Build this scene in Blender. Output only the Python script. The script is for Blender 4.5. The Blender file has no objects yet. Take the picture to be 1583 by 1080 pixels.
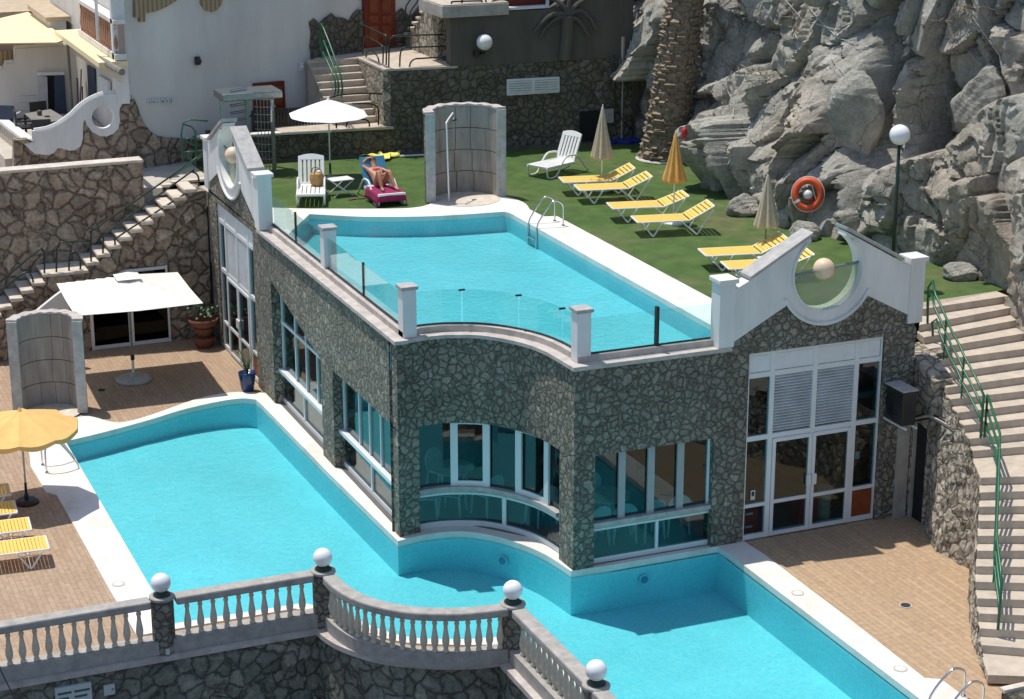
import bpy, math, random
import numpy as np
from mathutils import Vector, Matrix
random.seed(7); rng = np.random.default_rng(7)
R = math.radians; PI = math.pi
sc = bpy.context.scene; C = sc.collection
# ---------------- camera, world, sun, exposure ----------------
CAMZ = 15.0; PITCH = 17.45; YAW = 22.8; FPX = 3000.0
cd = bpy.data.cameras.new('camera'); cam = bpy.data.objects.new('camera', cd); C.objects.link(cam)
cam.location = (0, 0, CAMZ); cam.rotation_euler = (R(90 - PITCH), 0, R(-YAW))
cd.sensor_width = 36; cd.lens = FPX / 1583 * 36; cd.clip_start = .5; cd.clip_end = 3000
sc.camera = cam
w = bpy.data.worlds.new("World"); sc.world = w; w.use_nodes = True
wn = w.node_tree.nodes; wl = w.node_tree.links
bg = wn['Background']; sky = wn.new('ShaderNodeTexSky'); sky.sky_type = 'NISHITA'; sky.sun_disc = False
SUN = Vector((-.17, .235, 1)).normalized()
sky.sun_elevation = math.asin(SUN.z); sky.sun_rotation = math.atan2(SUN.x, SUN.y)
wl.new(sky.outputs[0], bg.inputs[0]); bg.inputs[1].default_value = .14
sl = bpy.data.lights.new('sun', 'SUN'); sl.energy = 4.0; sl.angle = R(.55); sl.color = (1, .95, .87)
so = bpy.data.objects.new('sun', sl); C.objects.link(so)
so.rotation_euler = (-SUN).to_track_quat('-Z', 'Y').to_euler()
vs = sc.view_settings; vs.view_transform = 'Standard'; vs.look = 'None'; vs.exposure = 0.0; vs.gamma = 1
sc.cycles.max_bounces = 10; sc.cycles.transparent_max_bounces = 16; sc.cycles.caustics_reflective = False

# pixel of the photograph -> point on a plane (x = const, y = const or z = const)
_p = R(PITCH); _y = R(YAW)
def ray(px, py):
    a = (px - 791.5) / FPX; b = (py - 540) / FPX
    f = math.cos(_p) - b * math.sin(_p); u = -math.sin(_p) - b * math.cos(_p)
    return Vector((a * math.cos(_y) + f * math.sin(_y), -a * math.sin(_y) + f * math.cos(_y), u))
def onZ(px, py, z): d = ray(px, py); return d * ((z - CAMZ) / d.z) + Vector((0, 0, CAMZ))
def onX(px, py, x): d = ray(px, py); return d * (x / d.x) + Vector((0, 0, CAMZ))
def onY(px, py, y): d = ray(px, py); return d * (y / d.y) + Vector((0, 0, CAMZ))

# ---------------- materials ----------------
class NT:
    def __init__(s, name):
        s.m = bpy.data.materials.new(name); s.m.use_nodes = True
        s.t = s.m.node_tree; s.n = s.t.nodes; s.l = s.t.links
        s.b = s.n['Principled BSDF']; s.out = s.n['Material Output']
        s.co = None
    def new(s, ty, **k):
        n = s.n.new('ShaderNode' + ty)
        for a, v in k.items(): setattr(n, a, v)
        return n
    def coord(s):
        if not s.co: s.co = s.new('TexCoord').outputs['Object']
        return s.co
    def map(s, v, scale=(1, 1, 1), rot=(0, 0, 0)):
        m = s.new('Mapping'); m.inputs['Scale'].default_value = scale; m.inputs['Rotation'].default_value = rot
        s.l.new(v, m.inputs[0]); return m.outputs[0]
    def noise(s, scale, detail=4, rough=.55, v=None, out=0):
        n = s.new('TexNoise'); n.inputs['Scale'].default_value = scale; n.inputs['Detail'].default_value = detail
        n.inputs['Roughness'].default_value = rough; s.l.new(v or s.coord(), n.inputs['Vector']); return n.outputs[out]
    def vor(s, scale, feature='F1', v=None, out='Color', rnd=1):
        n = s.new('TexVoronoi'); n.feature = feature; n.inputs['Scale'].default_value = scale
        n.inputs['Randomness'].default_value = rnd
        s.l.new(v or s.coord(), n.inputs['Vector']); return n.outputs[out]
    def ramp(s, f, stops, interp='LINEAR'):
        r = s.new('ValToRGB'); r.color_ramp.interpolation = interp; e = r.color_ramp.elements
        while len(e) < len(stops): e.new(.5)
        for i, (p, c) in enumerate(stops):
            e[i].position = p; e[i].color = (c, c, c, 1) if isinstance(c, (int, float)) else (*c, 1)
        s.l.new(f, r.inputs[0]); return r.outputs[0]
    def mix(s, f, a, b, mode='MIX'):
        m = s.new('Mix', data_type='RGBA', blend_type=mode)
        for sock, v in ((m.inputs[0], f), (m.inputs[6], a), (m.inputs[7], b)):
            if isinstance(v, (int, float)): sock.default_value = v if sock == m.inputs[0] else (v, v, v, 1)
            elif isinstance(v, tuple): sock.default_value = (*v, 1)
            else: s.l.new(v, sock)
        return m.outputs[2]
    def math(s, op, a, b=0):
        m = s.new('Math', operation=op)
        for sock, v in ((m.inputs[0], a), (m.inputs[1], b)):
            if isinstance(v, (int, float)): sock.default_value = v
            else: s.l.new(v, sock)
        return m.outputs[0]
    def bump(s, h, strength=.5, dist=.02, nrm=None):
        b = s.new('Bump'); b.inputs['Strength'].default_value = strength; b.inputs['Distance'].default_value = dist
        s.l.new(h, b.inputs['Height'])
        if nrm: s.l.new(nrm, b.inputs['Normal'])
        return b.outputs[0]
    def fin(s, col=None, rough=None, normal=None, metal=None, **k):
        def st(nm, v):
            if v is None: return
            i = s.b.inputs[nm]
            if isinstance(v, (int, float)): i.default_value = v
            elif isinstance(v, tuple): i.default_value = (*v, 1)
            else: s.l.new(v, i)
        st('Base Color', col); st('Roughness', rough); st('Normal', normal); st('Metallic', metal)
        for a, v in k.items(): st(a, v)
        return s.m
M = {}
def stone(name, scale, cols, joint=.5, bump=1.0, gap=.08, sc3=(1, 1, 1), dist=.05):
    t = NT(name); c = t.map(t.coord(), sc3)
    def warp(v, fr, amp):
        wv = t.new('VectorMath', operation='MULTIPLY_ADD'); t.l.new(t.noise(fr, 2, .5, c, 1), wv.inputs[0]); wv.inputs[1].default_value = (amp,) * 3; t.l.new(v, wv.inputs[2]); return wv.outputs[0]
    v = warp(warp(c, scale * .45, 1.5 / scale), scale * 2.4, .34 / scale)
    vn = t.new('TexVoronoi'); vn.feature = 'F1'; vn.inputs['Scale'].default_value = scale; t.l.new(v, vn.inputs['Vector']); cell = vn.outputs['Color']
    df = t.new('VectorMath', operation='SUBTRACT'); t.l.new(v, df.inputs[0]); t.l.new(vn.outputs['Position'], df.inputs[1])
    cc_ = t.new('VectorMath', operation='SUBTRACT'); t.l.new(cell, cc_.inputs[0]); cc_.inputs[1].default_value = (.5, .5, .5)
    dt_ = t.new('VectorMath', operation='DOT_PRODUCT'); t.l.new(df.outputs[0], dt_.inputs[0]); t.l.new(cc_.outputs[0], dt_.inputs[1]); tilt = t.math('MULTIPLY', dt_.outputs['Value'], scale * 1.6)
    edge = t.vor(scale, 'DISTANCE_TO_EDGE', v, 'Distance')
    sep = t.new('SeparateColor'); t.l.new(cell, sep.inputs[0])
    n = len(cols); col = t.ramp(sep.outputs[0], [(i / (n - 1), cc) for i, cc in enumerate(cols)])
    fine = t.noise(scale * 4, 7, .7, c); mid = t.noise(scale * 1.3, 4, .6, c); big = t.noise(.45, 4, .6)
    col = t.mix(1, col, t.ramp(fine, [(.3, .6), (.7, 1.38)]), 'MULTIPLY')
    col = t.mix(1, col, t.ramp(mid, [(.3, .78), (.7, 1.2)]), 'MULTIPLY')
    col = t.mix(1, col, t.ramp(big, [(.3, .78), (.7, 1.18)]), 'MULTIPLY')
    en = t.math('ADD', edge, t.math('MULTIPLY', t.math('SUBTRACT', fine, .5), .12))
    col = t.mix(1, col, t.ramp(en, [(0, joint), (gap, 1.0)]), 'MULTIPLY')
    h = t.math('ADD', t.ramp(en, [(0, 0.), (gap * 1.6, .8), (.5, 1.)]), t.math('MULTIPLY', fine, .5))
    h = t.math('ADD', h, t.math('MULTIPLY', sep.outputs[1], .3)); h = t.math('ADD', h, tilt); h = t.math('ADD', h, t.math('MULTIPLY', mid, .9))
    M[name] = t.fin(col, .9, t.bump(h, bump, dist)); return M[name]
stone('facade_stone', 6.8, [(.25, .225, .18), (.36, .325, .26), (.30, .28, .225), (.43, .395, .32)], .6, 1., .09, dist=.085)
stone('terrace_stone', 2.6, [(.29, .22, .16), (.44, .335, .245), (.34, .275, .21), (.52, .41, .305)], .42, 1., .08, dist=.08)
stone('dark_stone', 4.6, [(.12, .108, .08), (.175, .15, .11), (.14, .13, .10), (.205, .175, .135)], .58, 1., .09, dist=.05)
stone('wall_stone', 3.3, [(.17, .18, .135), (.27, .26, .21), (.21, .225, .18), (.34, .32, .26)], .45, 1., .08, dist=.06)
stone('stair_stone', 4.4, [(.34, .29, .22), (.52, .46, .37), (.42, .37, .29), (.58, .51, .42)], .42, 1., .09, dist=.06)

def simple(name, col, rough=.5, metal=0., nscale=3, var=.15, bump=0., bscale=60, spec=None, streak=False):
    t = NT(name); c = t.coord()
    a = t.noise(nscale, 5, .6, t.map(c, (1, 1, .25)) if streak else c)
    k = t.ramp(a, [(.3, 1 - var), (.7, 1 + var)])
    cc = t.mix(1, col, k, 'MULTIPLY')
    nr = t.bump(t.noise(bscale, 4, .6), bump, .01) if bump else None
    M[name] = t.fin(cc, rough, nr, metal)
    if spec is not None: t.b.inputs['Specular IOR Level'].default_value = spec
    return M[name]
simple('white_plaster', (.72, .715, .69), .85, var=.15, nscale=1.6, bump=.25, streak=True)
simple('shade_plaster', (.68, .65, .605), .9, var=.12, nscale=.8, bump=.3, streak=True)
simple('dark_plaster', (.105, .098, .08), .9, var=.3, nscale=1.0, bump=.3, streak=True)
simple('trim_white', (.72, .74, .74), .45, var=.05)
simple('cap_grey', (.42, .41, .39), .8, var=.2, nscale=6, bump=.3)
simple('ledge_grey', (.50, .45, .41), .85, var=.22, nscale=4, bump=.5)
simple('rail_grey', (.37, .35, .32), .8, var=.22, nscale=5, bump=.4)
simple('baluster_cream', (.64, .56, .44), .75, var=.12, nscale=14, bump=.2)
simple('concrete', (.42, .39, .34), .9, var=.2, nscale=2.5, bump=.5)
simple('step_stone', (.53, .45, .36), .9, var=.16, nscale=3.5, bump=.5, bscale=90)
simple('pale_stone', (.62, .55, .46), .9, var=.2, nscale=4, bump=.6, bscale=40)
simple('shower_stone', (.34, .30, .26), .9, var=.22, nscale=5, bump=.5, streak=True)
simple('joint_dark', (.13, .11, .09), .95)
simple('green_paint', (.012, .12, .055), .35, var=.2, nscale=12)
simple('dark_green_paint', (.012, .035, .022), .35, var=.2)
simple('black_iron', (.015, .015, .016), .45)
simple('chrome', (.62, .63, .64), .22, 1., var=.1)
simple('galvanised', (.27, .29, .28), .38, .9, var=.15, nscale=9)
simple('white_plastic', (.80, .80, .77), .38, var=.05)
simple('globe_white', (.82, .83, .83), .35, var=.06, nscale=6)
simple('globe_cream', (.80, .60, .42), .4, var=.1, nscale=6)
simple('yellow_slats', (.90, .58, .13), .5, var=.08, nscale=8)
simple('frame_white', (.80, .79, .74), .4, var=.05)
simple('orange_cloth', (.80, .50, .17), .85, var=.08, nscale=5)
simple('beige_cloth', (.50, .44, .32), .9, var=.12, nscale=7)
simple('orange_closed', (.72, .38, .10), .85, var=.14, nscale=7)
simple('cream_cloth', (.82, .78, .70), .85, var=.04, nscale=3)
simple('white_cloth', (.84, .84, .84), .8, var=.03)
simple('sail_cloth', (.86, .70, .42), .85, var=.05)
simple('blue_mesh', (.05, .22, .36), .6, var=.1)
simple('pink_towel', (.27, .018, .085), .95, var=.2, nscale=20, bump=.5)
simple('yellow_towel', (.80, .75, .16), .9)
simple('skin', (.50, .23, .14), .5, var=.1, nscale=7)
simple('hair', (.10, .05, .03), .7)
simple('red_swimwear', (.45, .03, .04), .7)
simple('wicker', (.45, .26, .09), .8, var=.3, nscale=50, bump=.8)
simple('red_door', (.17, .022, .010), .5, var=.2, nscale=6)
simple('wood_panel', (.22, .05, .015), .5, var=.25, nscale=6)
simple('terracotta', (.17, .065, .04), .8, var=.2)
simple('blue_glaze', (.012, .035, .12), .2, var=.2)
simple('soil', (.06, .04, .03), .95)
simple('leaf', (.05, .11, .03), .6, var=.3)
simple('dry_leaf', (.30, .24, .14), .8, var=.3)
simple('twig', (.23, .18, .13), .9, var=.3)
simple('black_plastic', (.018, .018, .02), .4)
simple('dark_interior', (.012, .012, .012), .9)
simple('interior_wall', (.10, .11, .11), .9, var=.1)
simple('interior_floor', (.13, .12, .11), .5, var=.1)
simple('crate_red', (.50, .02, .02), .5)
simple('tub_cream', (.62, .50, .36), .5)
simple('ring_orange', (.72, .10, .03), .5, var=.1)
simple('rope', (.70, .66, .58), .9)
simple('wire_grey', (.42, .42, .40), .6)
simple('blue_shutter', (.035, .055, .10), .5, var=.15)
simple('grey_wood', (.20, .185, .165), .8)
simple('net_blue', (.02, .04, .28), .8)
simple('brick_orange', (.45, .25, .16), .8, var=.2)
simple('roof_beige', (.50, .40, .28), .9, var=.15)
simple('pink_wall', (.42, .31, .26), .9, var=.12, nscale=1)
simple('asphalt', (.07, .07, .075), .9, var=.2)
simple('paving', (.50, .45, .38), .9, var=.15, nscale=2)
simple('sign_white', (.55, .60, .58), .5)
simple('sign_green', (.05, .12, .11), .5)
simple('mark_dark', (.03, .03, .03), .6)
simple('mark_white', (.8, .8, .8), .6)
simple('louvre_white', (.62, .63, .62), .5)
simple('lamp_metal', (.01, .03, .02), .4)
simple('curtain', (.50, .50, .52), .9)
def m_turf():
    t = NT('turf'); c = t.coord()
    big = t.noise(.35, 4, .6); mid = t.noise(2.2, 5, .6); fine = t.noise(55, 3, .7)
    col = t.ramp(big, [(.35, (.055, .112, .02)), (.52, (.074, .132, .028)), (.66, (.118, .135, .05))])
    col = t.mix(1, col, t.ramp(mid, [(.3, .75), (.7, 1.25)]), 'MULTIPLY')
    col = t.mix(1, col, t.ramp(fine, [(.3, .7), (.7, 1.3)]), 'MULTIPLY')
    M['turf'] = t.fin(col, .95, t.bump(fine, .9, .02))
m_turf()
def m_tiles(name, c1, c2, c3, rotz=PI / 2, bw=.62, bh=.105, mort=(.20, .13, .08)):
    t = NT(name); v = t.map(t.coord(), (1, 1, 1), (0, 0, rotz))
    b = t.new('TexBrick'); t.l.new(v, b.inputs['Vector']); b.inputs['Scale'].default_value = 1
    b.inputs['Brick Width'].default_value = bw; b.inputs['Row Height'].default_value = bh
    b.inputs['Mortar Size'].default_value = .006; b.inputs['Mortar Smooth'].default_value = .2
    b.inputs['Color1'].default_value = (*c1, 1); b.inputs['Color2'].default_value = (*c2, 1); b.inputs['Mortar'].default_value = (*mort, 1)
    b.offset = .37; b.squash = 1
    col = t.mix(t.ramp(t.noise(.8, 4, .6), [(.4, 0.), (.7, .6)]), b.outputs[0], c3)
    col = t.mix(1, col, t.ramp(t.noise(9, 5, .7), [(.3, .8), (.7, 1.2)]), 'MULTIPLY')
    M[name] = t.fin(col, .75, t.bump(b.outputs['Fac'], -.4, .006))
m_tiles('deck_tile', (.40, .275, .168), (.475, .335, .21), (.42, .29, .18), bw=1.25, bh=.115, mort=(.27, .18, .11))
m_tiles('deck_tile_left', (.36, .245, .16), (.43, .31, .21), (.37, .26, .17), bw=.5, bh=.105, mort=(.25, .17, .115))
def m_coping():
    t = NT('coping_white'); a = t.noise(1.2, 5, .65); f = t.noise(25, 4, .7)
    col = t.ramp(a, [(.32, (.66, .62, .55)), (.5, (.78, .75, .69)), (.7, (.82, .80, .76))])
    col = t.mix(1, col, t.ramp(f, [(.3, .93), (.7, 1.04)]), 'MULTIPLY')
    M['coping_white'] = t.fin(col, .85, t.bump(f, .3, .01))
m_coping()
def schlick(t, f0, nrm=None):
    lw = t.new('LayerWeight'); lw.inputs[0].default_value = .5
    if nrm: t.l.new(nrm, lw.inputs['Normal'])
    return t.math('ADD', t.math('MULTIPLY', t.math('POWER', lw.outputs['Facing'], 5), 1 - f0), f0)
def m_pool():
    t = NT('pool_tile'); v = t.coord()
    cell = t.vor(22, 'F1', v); sep = t.new('SeparateColor'); t.l.new(cell, sep.inputs[0])
    col = t.mix(t.ramp(sep.outputs[0], [(0, 0.), (1, 1.)]), (.145, .60, .665), (.19, .66, .72))
    col = t.mix(1, col, t.ramp(t.noise(.6, 4, .6), [(.3, .93), (.7, 1.07)]), 'MULTIPLY')
    M['pool_tile'] = t.fin(col, .5)
    t = NT('water'); n = t.n; n.remove(t.b)
    a = t.noise(5.5, 5, .62); b = t.noise(1.1, 2, .5)
    h = t.math('ADD', a, t.math('MULTIPLY', b, .6)); nr = t.bump(h, .35, .05)
    tr = t.new('BsdfTransparent')
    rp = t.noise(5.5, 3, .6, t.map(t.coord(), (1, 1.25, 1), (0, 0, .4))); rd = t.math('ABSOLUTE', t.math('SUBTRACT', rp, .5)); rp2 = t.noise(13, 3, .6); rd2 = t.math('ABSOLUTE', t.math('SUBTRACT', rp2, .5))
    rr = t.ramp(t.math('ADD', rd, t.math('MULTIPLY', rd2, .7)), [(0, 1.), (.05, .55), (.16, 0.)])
    t.l.new(t.mix(rr, (.72, .945, .965), (.93, 1., 1.)), tr.inputs[0])  # ripple noise in the tint stands in for caustic light on the floor
    gl = t.new('BsdfGlossy'); gl.inputs['Roughness'].default_value = .07; t.l.new(nr, gl.inputs['Normal'])
    mx = t.new('MixShader'); t.l.new(schlick(t, .02, nr), mx.inputs[0]); t.l.new(tr.outputs[0], mx.inputs[1]); t.l.new(gl.outputs[0], mx.inputs[2])
    t.l.new(mx.outputs[0], t.out.inputs[0]); M['water'] = t.m
m_pool()
def m_glass(name, tint, f0=.04, rough=.01):
    t = NT(name); t.n.remove(t.b)
    tr = t.new('BsdfTransparent'); tr.inputs[0].default_value = (*tint, 1)
    gl = t.new('BsdfGlossy'); gl.inputs['Roughness'].default_value = rough
    mx = t.new('MixShader'); t.l.new(schlick(t, f0), mx.inputs[0]); t.l.new(tr.outputs[0], mx.inputs[1]); t.l.new(gl.outputs[0], mx.inputs[2])
    t.l.new(mx.outputs[0], t.out.inputs[0]); M[name] = t.m
m_glass('fence_glass', (.84, .95, .94), .035); m_glass('window_glass', (.60, .78, .80), .05)
m_glass('frost_glass', (.78, .84, .74), .03, .2)
_t = M['frost_glass'].node_tree; _o = _t.nodes['Material Output']; _mx = _t.nodes.new('ShaderNodeMixShader'); _mx.inputs[0].default_value = .28; _d = _t.nodes.new('ShaderNodeBsdfDiffuse'); _d.inputs[0].default_value = (.55, .60, .48, 1)
_t.links.new(_o.inputs[0].links[0].from_socket, _mx.inputs[1]); _t.links.new(_d.outputs[0], _mx.inputs[2]); _t.links.new(_mx.outputs[0], _o.inputs[0])
m_glass('dark_glass', (.16, .20, .24), .012)  # weak reflection and dark tint stand in for a shaded patio mirrored in the pane
def m_rock():
    t = NT('rock'); c = t.coord()
    big = t.noise(.22, 4, .6); mid = t.noise(1.3, 7, .68); fine = t.noise(9, 8, .75); vf = t.noise(38, 5, .7)
    streak = t.noise(1.1, 6, .7, t.map(c, (1, 1, .7), (.5, .3, 0)))
    col = t.ramp(mid, [(.28, (.31, .29, .25)), (.45, (.44, .415, .37)), (.6, (.54, .51, .455)), (.78, (.68, .64, .58))])
    col = t.mix(t.ramp(big, [(.46, 0.), (.64, .6)]), t.mix(1, col, (.97, 1.0, .97), 'MULTIPLY'), t.mix(1, col, (1.08, .93, .80), 'MULTIPLY'))
    col = t.mix(1, col, t.ramp(streak, [(.3, .72), (.55, 1.05), (.7, 1.12)]), 'MULTIPLY')
    col = t.mix(1, col, t.ramp(fine, [(.3, .72), (.55, 1.03), (.75, 1.2)]), 'MULTIPLY')
    w_ = t.new('VectorMath', operation='MULTIPLY_ADD'); t.l.new(t.noise(1.1, 4, .6, c, 1), w_.inputs[0]); w_.inputs[1].default_value = (1.1,) * 3; t.l.new(c, w_.inputs[2])
    e1 = t.vor(1.15, 'DISTANCE_TO_EDGE', t.map(w_.outputs[0], (1.2, 1.2, .6)), 'Distance')
    crk = t.mix(t.ramp(t.noise(.8, 3, .6), [(.45, 0.), (.6, 1.)]), 1.0, t.ramp(e1, [(0, .5), (.016, 1.)]))
    col = t.mix(1, col, crk, 'MULTIPLY')
    h = t.math('ADD', t.math('MULTIPLY', mid, .9), t.math('MULTIPLY', fine, .5)); h = t.math('ADD', h, t.math('MULTIPLY', crk, .45)); h = t.math('ADD', h, t.math('MULTIPLY', vf, .12))
    M['rock'] = t.fin(col, .95, t.bump(h, 1., .17))
m_rock()
def m_bark():
    t = NT('palm_bark'); f = t.noise(14, 6, .7); a = t.noise(2.5, 3, .6)
    col = t.ramp(f, [(.3, (.12, .085, .055)), (.55, (.30, .235, .17)), (.75, (.46, .38, .29))])
    M['palm_bark'] = t.fin(col, .95, t.bump(f, .8, .03))
m_bark()
def m_stripe(name, c1, c2, scale, axis):
    t = NT(name); s_ = t.new('SeparateXYZ'); t.l.new(t.coord(), s_.inputs[0])
    v = t.math('FRACT', t.math('MULTIPLY', s_.outputs[axis], scale))
    M[name] = t.fin(t.mix(t.ramp(v, [(.5, 0.), (.52, 1.)]), c1, c2), .8)
m_stripe('striped_canvas', (.44, .30, .15), (.24, .19, .14), 7.5, 0)

# ---------------- mesh helpers ----------------
class MB:
    def __init__(s): s.v = []; s.f = []; s.mi = []; s.cur = 0
    def add(s, vs_, fs):
        o = len(s.v); s.v += [tuple(p) for p in vs_]
        for f in fs: s.f.append([i + o for i in f]); s.mi.append(s.cur)
        return s
    def box(s, x0, x1, y0, y1, z0, z1, m=None):
        P = [(x, y, z) for z in (z0, z1) for x, y in ((x0, y0), (x1, y0), (x1, y1), (x0, y1))]
        if m is not None: P = [m @ Vector(p) for p in P]
        return s.add(P, [(3, 2, 1, 0), (4, 5, 6, 7), (0, 1, 5, 4), (1, 2, 6, 5), (2, 3, 7, 6), (3, 0, 4, 7)])
    def prism(s, poly, f0, f1):      # two maps from 2D point to 3D; poly may be concave
        n = len(poly); a = [f0(p) for p in poly]; b = [f1(p) for p in poly]
        from mathutils.geometry import tessellate_polygon
        tr = tessellate_polygon([[Vector((p[0], p[1], 0)) for p in poly]])
        return s.add(a + b, [tuple(t) for t in tr] + [tuple(i + n for i in reversed(t)) for t in tr] +
                     [(i, (i + 1) % n, n + (i + 1) % n, n + i) for i in range(n)])
    def plate(s, poly, z0, z1): return s.prism(poly, lambda p: (p[0], p[1], z0), lambda p: (p[0], p[1], z1))
    def tube(s, pts, r, n=8, close=False, r2=None):
        pts = [Vector(p) for p in pts]; N = len(pts); up = Vector((0, 0, 1)); ring = []; o = len(s.v)
        last = None
        for i, p in enumerate(pts):
            if close: t = pts[(i + 1) % N] - pts[i - 1]
            else: t = pts[min(i + 1, N - 1)] - pts[max(i - 1, 0)]
            t.normalize()
            if last is None:
                a = t.cross(up) if abs(t.z) < .95 else t.cross(Vector((1, 0, 0)))
            else: a = last - t * last.dot(t)
            a.normalize(); last = a; b = t.cross(a)
            rr = r if r2 is None else r + (r2 - r) * i / max(1, N - 1)
            if isinstance(r, (list, tuple)): rr = r[i]
            for k in range(n):
                q = 2 * PI * k / n; s.v.append(tuple(p + (a * math.cos(q) + b * math.sin(q)) * rr))
        for i in range(N if close else N - 1):
            j = (i + 1) % N
            for k in range(n):
                s.f.append([o + i * n + k, o + i * n + (k + 1) % n, o + j * n + (k + 1) % n, o + j * n + k]); s.mi.append(s.cur)
        if not close:
            s.f.append([o + k for k in range(n)][::-1]); s.mi.append(s.cur)
            s.f.append([o + (N - 1) * n + k for k in range(n)]); s.mi.append(s.cur)
        return s
    def lathe(s, prof, c=(0, 0, 0), n=16, wob=None):
        o = len(s.v)
        for r, z in prof:
            for k in range(n):
                q = 2 * PI * k / n; rr = r * (wob(k, z) if wob else 1)
                s.v.append((c[0] + rr * math.cos(q), c[1] + rr * math.sin(q), c[2] + z))
        for i in range(len(prof) - 1):
            for k in range(n):
                s.f.append([o + i * n + k, o + i * n + (k + 1) % n, o + (i + 1) * n + (k + 1) % n, o + (i + 1) * n + k]); s.mi.append(s.cur)
        s.f.append([o + k for k in range(n)][::-1]); s.mi.append(s.cur)
        s.f.append([o + (len(prof) - 1) * n + k for k in range(n)]); s.mi.append(s.cur)
        return s
    def ball(s, c, r, n=20, sx=1, sy=1, sz=1):
        m = n // 2
        pr = [(max(1e-4, math.sin(PI * i / m)) * r, -math.cos(PI * i / m) * r * sz) for i in range(m + 1)]
        return s.lathe(pr, c, n)
    def wall(s, path, z0, z1, th):   # thick wall along a plan path, thickness to the left side; z0/z1 numbers or lists
        P = [Vector((p[0], p[1])) for p in path]; N = len(P); off = []
        for i in range(N):
            d0 = (P[i] - P[i - 1]).normalized() if i else (P[1] - P[0]).normalized()
            d1 = (P[i + 1] - P[i]).normalized() if i < N - 1 else d0
            n_ = Vector((-(d0 + d1).y, (d0 + d1).x)).normalized(); k = 1 / max(.4, n_.dot(Vector((-d1.y, d1.x))))
            off.append(P[i] + n_ * th * k)
        za = z0 if isinstance(z0, (list, tuple)) else [z0] * N; zb = z1 if isinstance(z1, (list, tuple)) else [z1] * N
        vs_ = []
        for i in range(N): vs_ += [(*P[i], za[i]), (*P[i], zb[i]), (*off[i], zb[i]), (*off[i], za[i])]
        fs = []
        for i in range(N - 1):
            a = 4 * i; b = a + 4
            for k in range(4): fs.append((a + k, b + k, b + (k + 1) % 4, a + (k + 1) % 4))
        fs += [(0, 1, 2, 3), (4 * N - 1, 4 * N - 2, 4 * N - 3, 4 * N - 4)]
        return s.add(vs_, fs)
    def build(s, name, mats, parent=None, smooth=False, world=False, bev=0, loc=None):
        me = bpy.data.meshes.new(name); V = [Vector(p) for p in s.v]
        if parent is not None and world:
            off = Vector((0, 0, 0)); q = parent
            while q is not None: off += q.location; q = q.parent
        elif parent is None and loc is None:
            xs = [p.x for p in V]; ys = [p.y for p in V]; zs = [p.z for p in V]
            off = Vector(((min(xs) + max(xs)) / 2, (min(ys) + max(ys)) / 2, min(zs)))
        elif parent is None: off = Vector(loc)
        else: off = Vector((0, 0, 0))
        me.from_pydata([p - off for p in V], [], s.f)
        if not isinstance(mats, (list, tuple)): mats = [mats]
        for m in mats: me.materials.append(M[m])
        if len(mats) > 1: me.polygons.foreach_set('material_index', s.mi)
        if smooth: me.polygons.foreach_set('use_smooth', [True] * len(me.polygons))
        import bmesh
        bm = bmesh.new(); bm.from_mesh(me); bmesh.ops.recalc_face_normals(bm, faces=bm.faces)
        if name.endswith('water') and bm.faces[:][0].normal.z < 0: bmesh.ops.reverse_faces(bm, faces=bm.faces)
        bm.to_mesh(me); bm.free()
        o = bpy.data.objects.new(name, me); C.objects.link(o)
        if parent is not None: o.parent = parent
        else: o.location = off
        if bev:
            b = o.modifiers.new('b', 'BEVEL'); b.width = bev; b.segments = 2; b.limit_method = 'ANGLE'
        return o
def tag(o, label=None, cat=None, group=None, kind=None):
    if label: o['label'] = label
    if cat: o['category'] = cat
    if group: o['group'] = group
    if kind: o['kind'] = kind
    return o
def thing(name, label, cat, loc=(0, 0, 0), rz=0, group=None):
    o = bpy.data.objects.new(name, None); C.objects.link(o); o.location = loc; o.rotation_euler = (0, 0, rz)
    o.empty_display_size = .2
    return tag(o, label, cat, group)
def dup(root, loc, rz=0, label=None, group=None):
    def cp(o, par):
        c = o.copy(); C.objects.link(c); c.parent = par
        for k in list(o.children): cp(k, c)
        return c
    r = cp(root, None); r.location = loc; r.rotation_euler = (0, 0, rz)
    if label: r['label'] = label
    if group: r['group'] = group
    return r
def struct(name, mb, mats, **k):
    return tag(mb.build(name, mats, **k), kind='structure')
def sheet(outer, holes, z):
    import bmesh
    bm = bmesh.new()
    for L in [outer] + holes:
        vv = [bm.verts.new((p[0], p[1], z)) for p in L]
        for i in range(len(vv)): bm.edges.new((vv[i - 1], vv[i]))
    bmesh.ops.triangle_fill(bm, use_beauty=True, edges=bm.edges[:])
    bm.verts.index_update()
    mb = MB(); mb.add([v.co[:] for v in bm.verts], [[v.index for v in f.verts] for f in bm.faces]); bm.free()
    return mb
def skirt(mb, loop, z0, z1):
    n = len(loop)
    mb.add([(p[0], p[1], z0) for p in loop] + [(p[0], p[1], z1) for p in loop], [(i, (i + 1) % n, n + (i + 1) % n, n + i) for i in range(n)])
def spline(pts, n=6, closed=False):
    P = [Vector(p) for p in pts]; out = []
    for i in range(len(P) - 1):
        a = P[max(i - 1, 0)]; b = P[i]; c = P[i + 1]; d = P[min(i + 2, len(P) - 1)]
        for k in range(n):
            t = k / n
            out.append(.5 * ((2 * b) + (c - a) * t + (2 * a - 5 * b + 4 * c - d) * t * t + (3 * b - a - 3 * c + d) * t ** 3))
    out.append(P[-1]); return out
def s2(pts, n=6): return [(p.x, p.y) for p in spline([(a, b, 0) for a, b in pts], n)]
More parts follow.
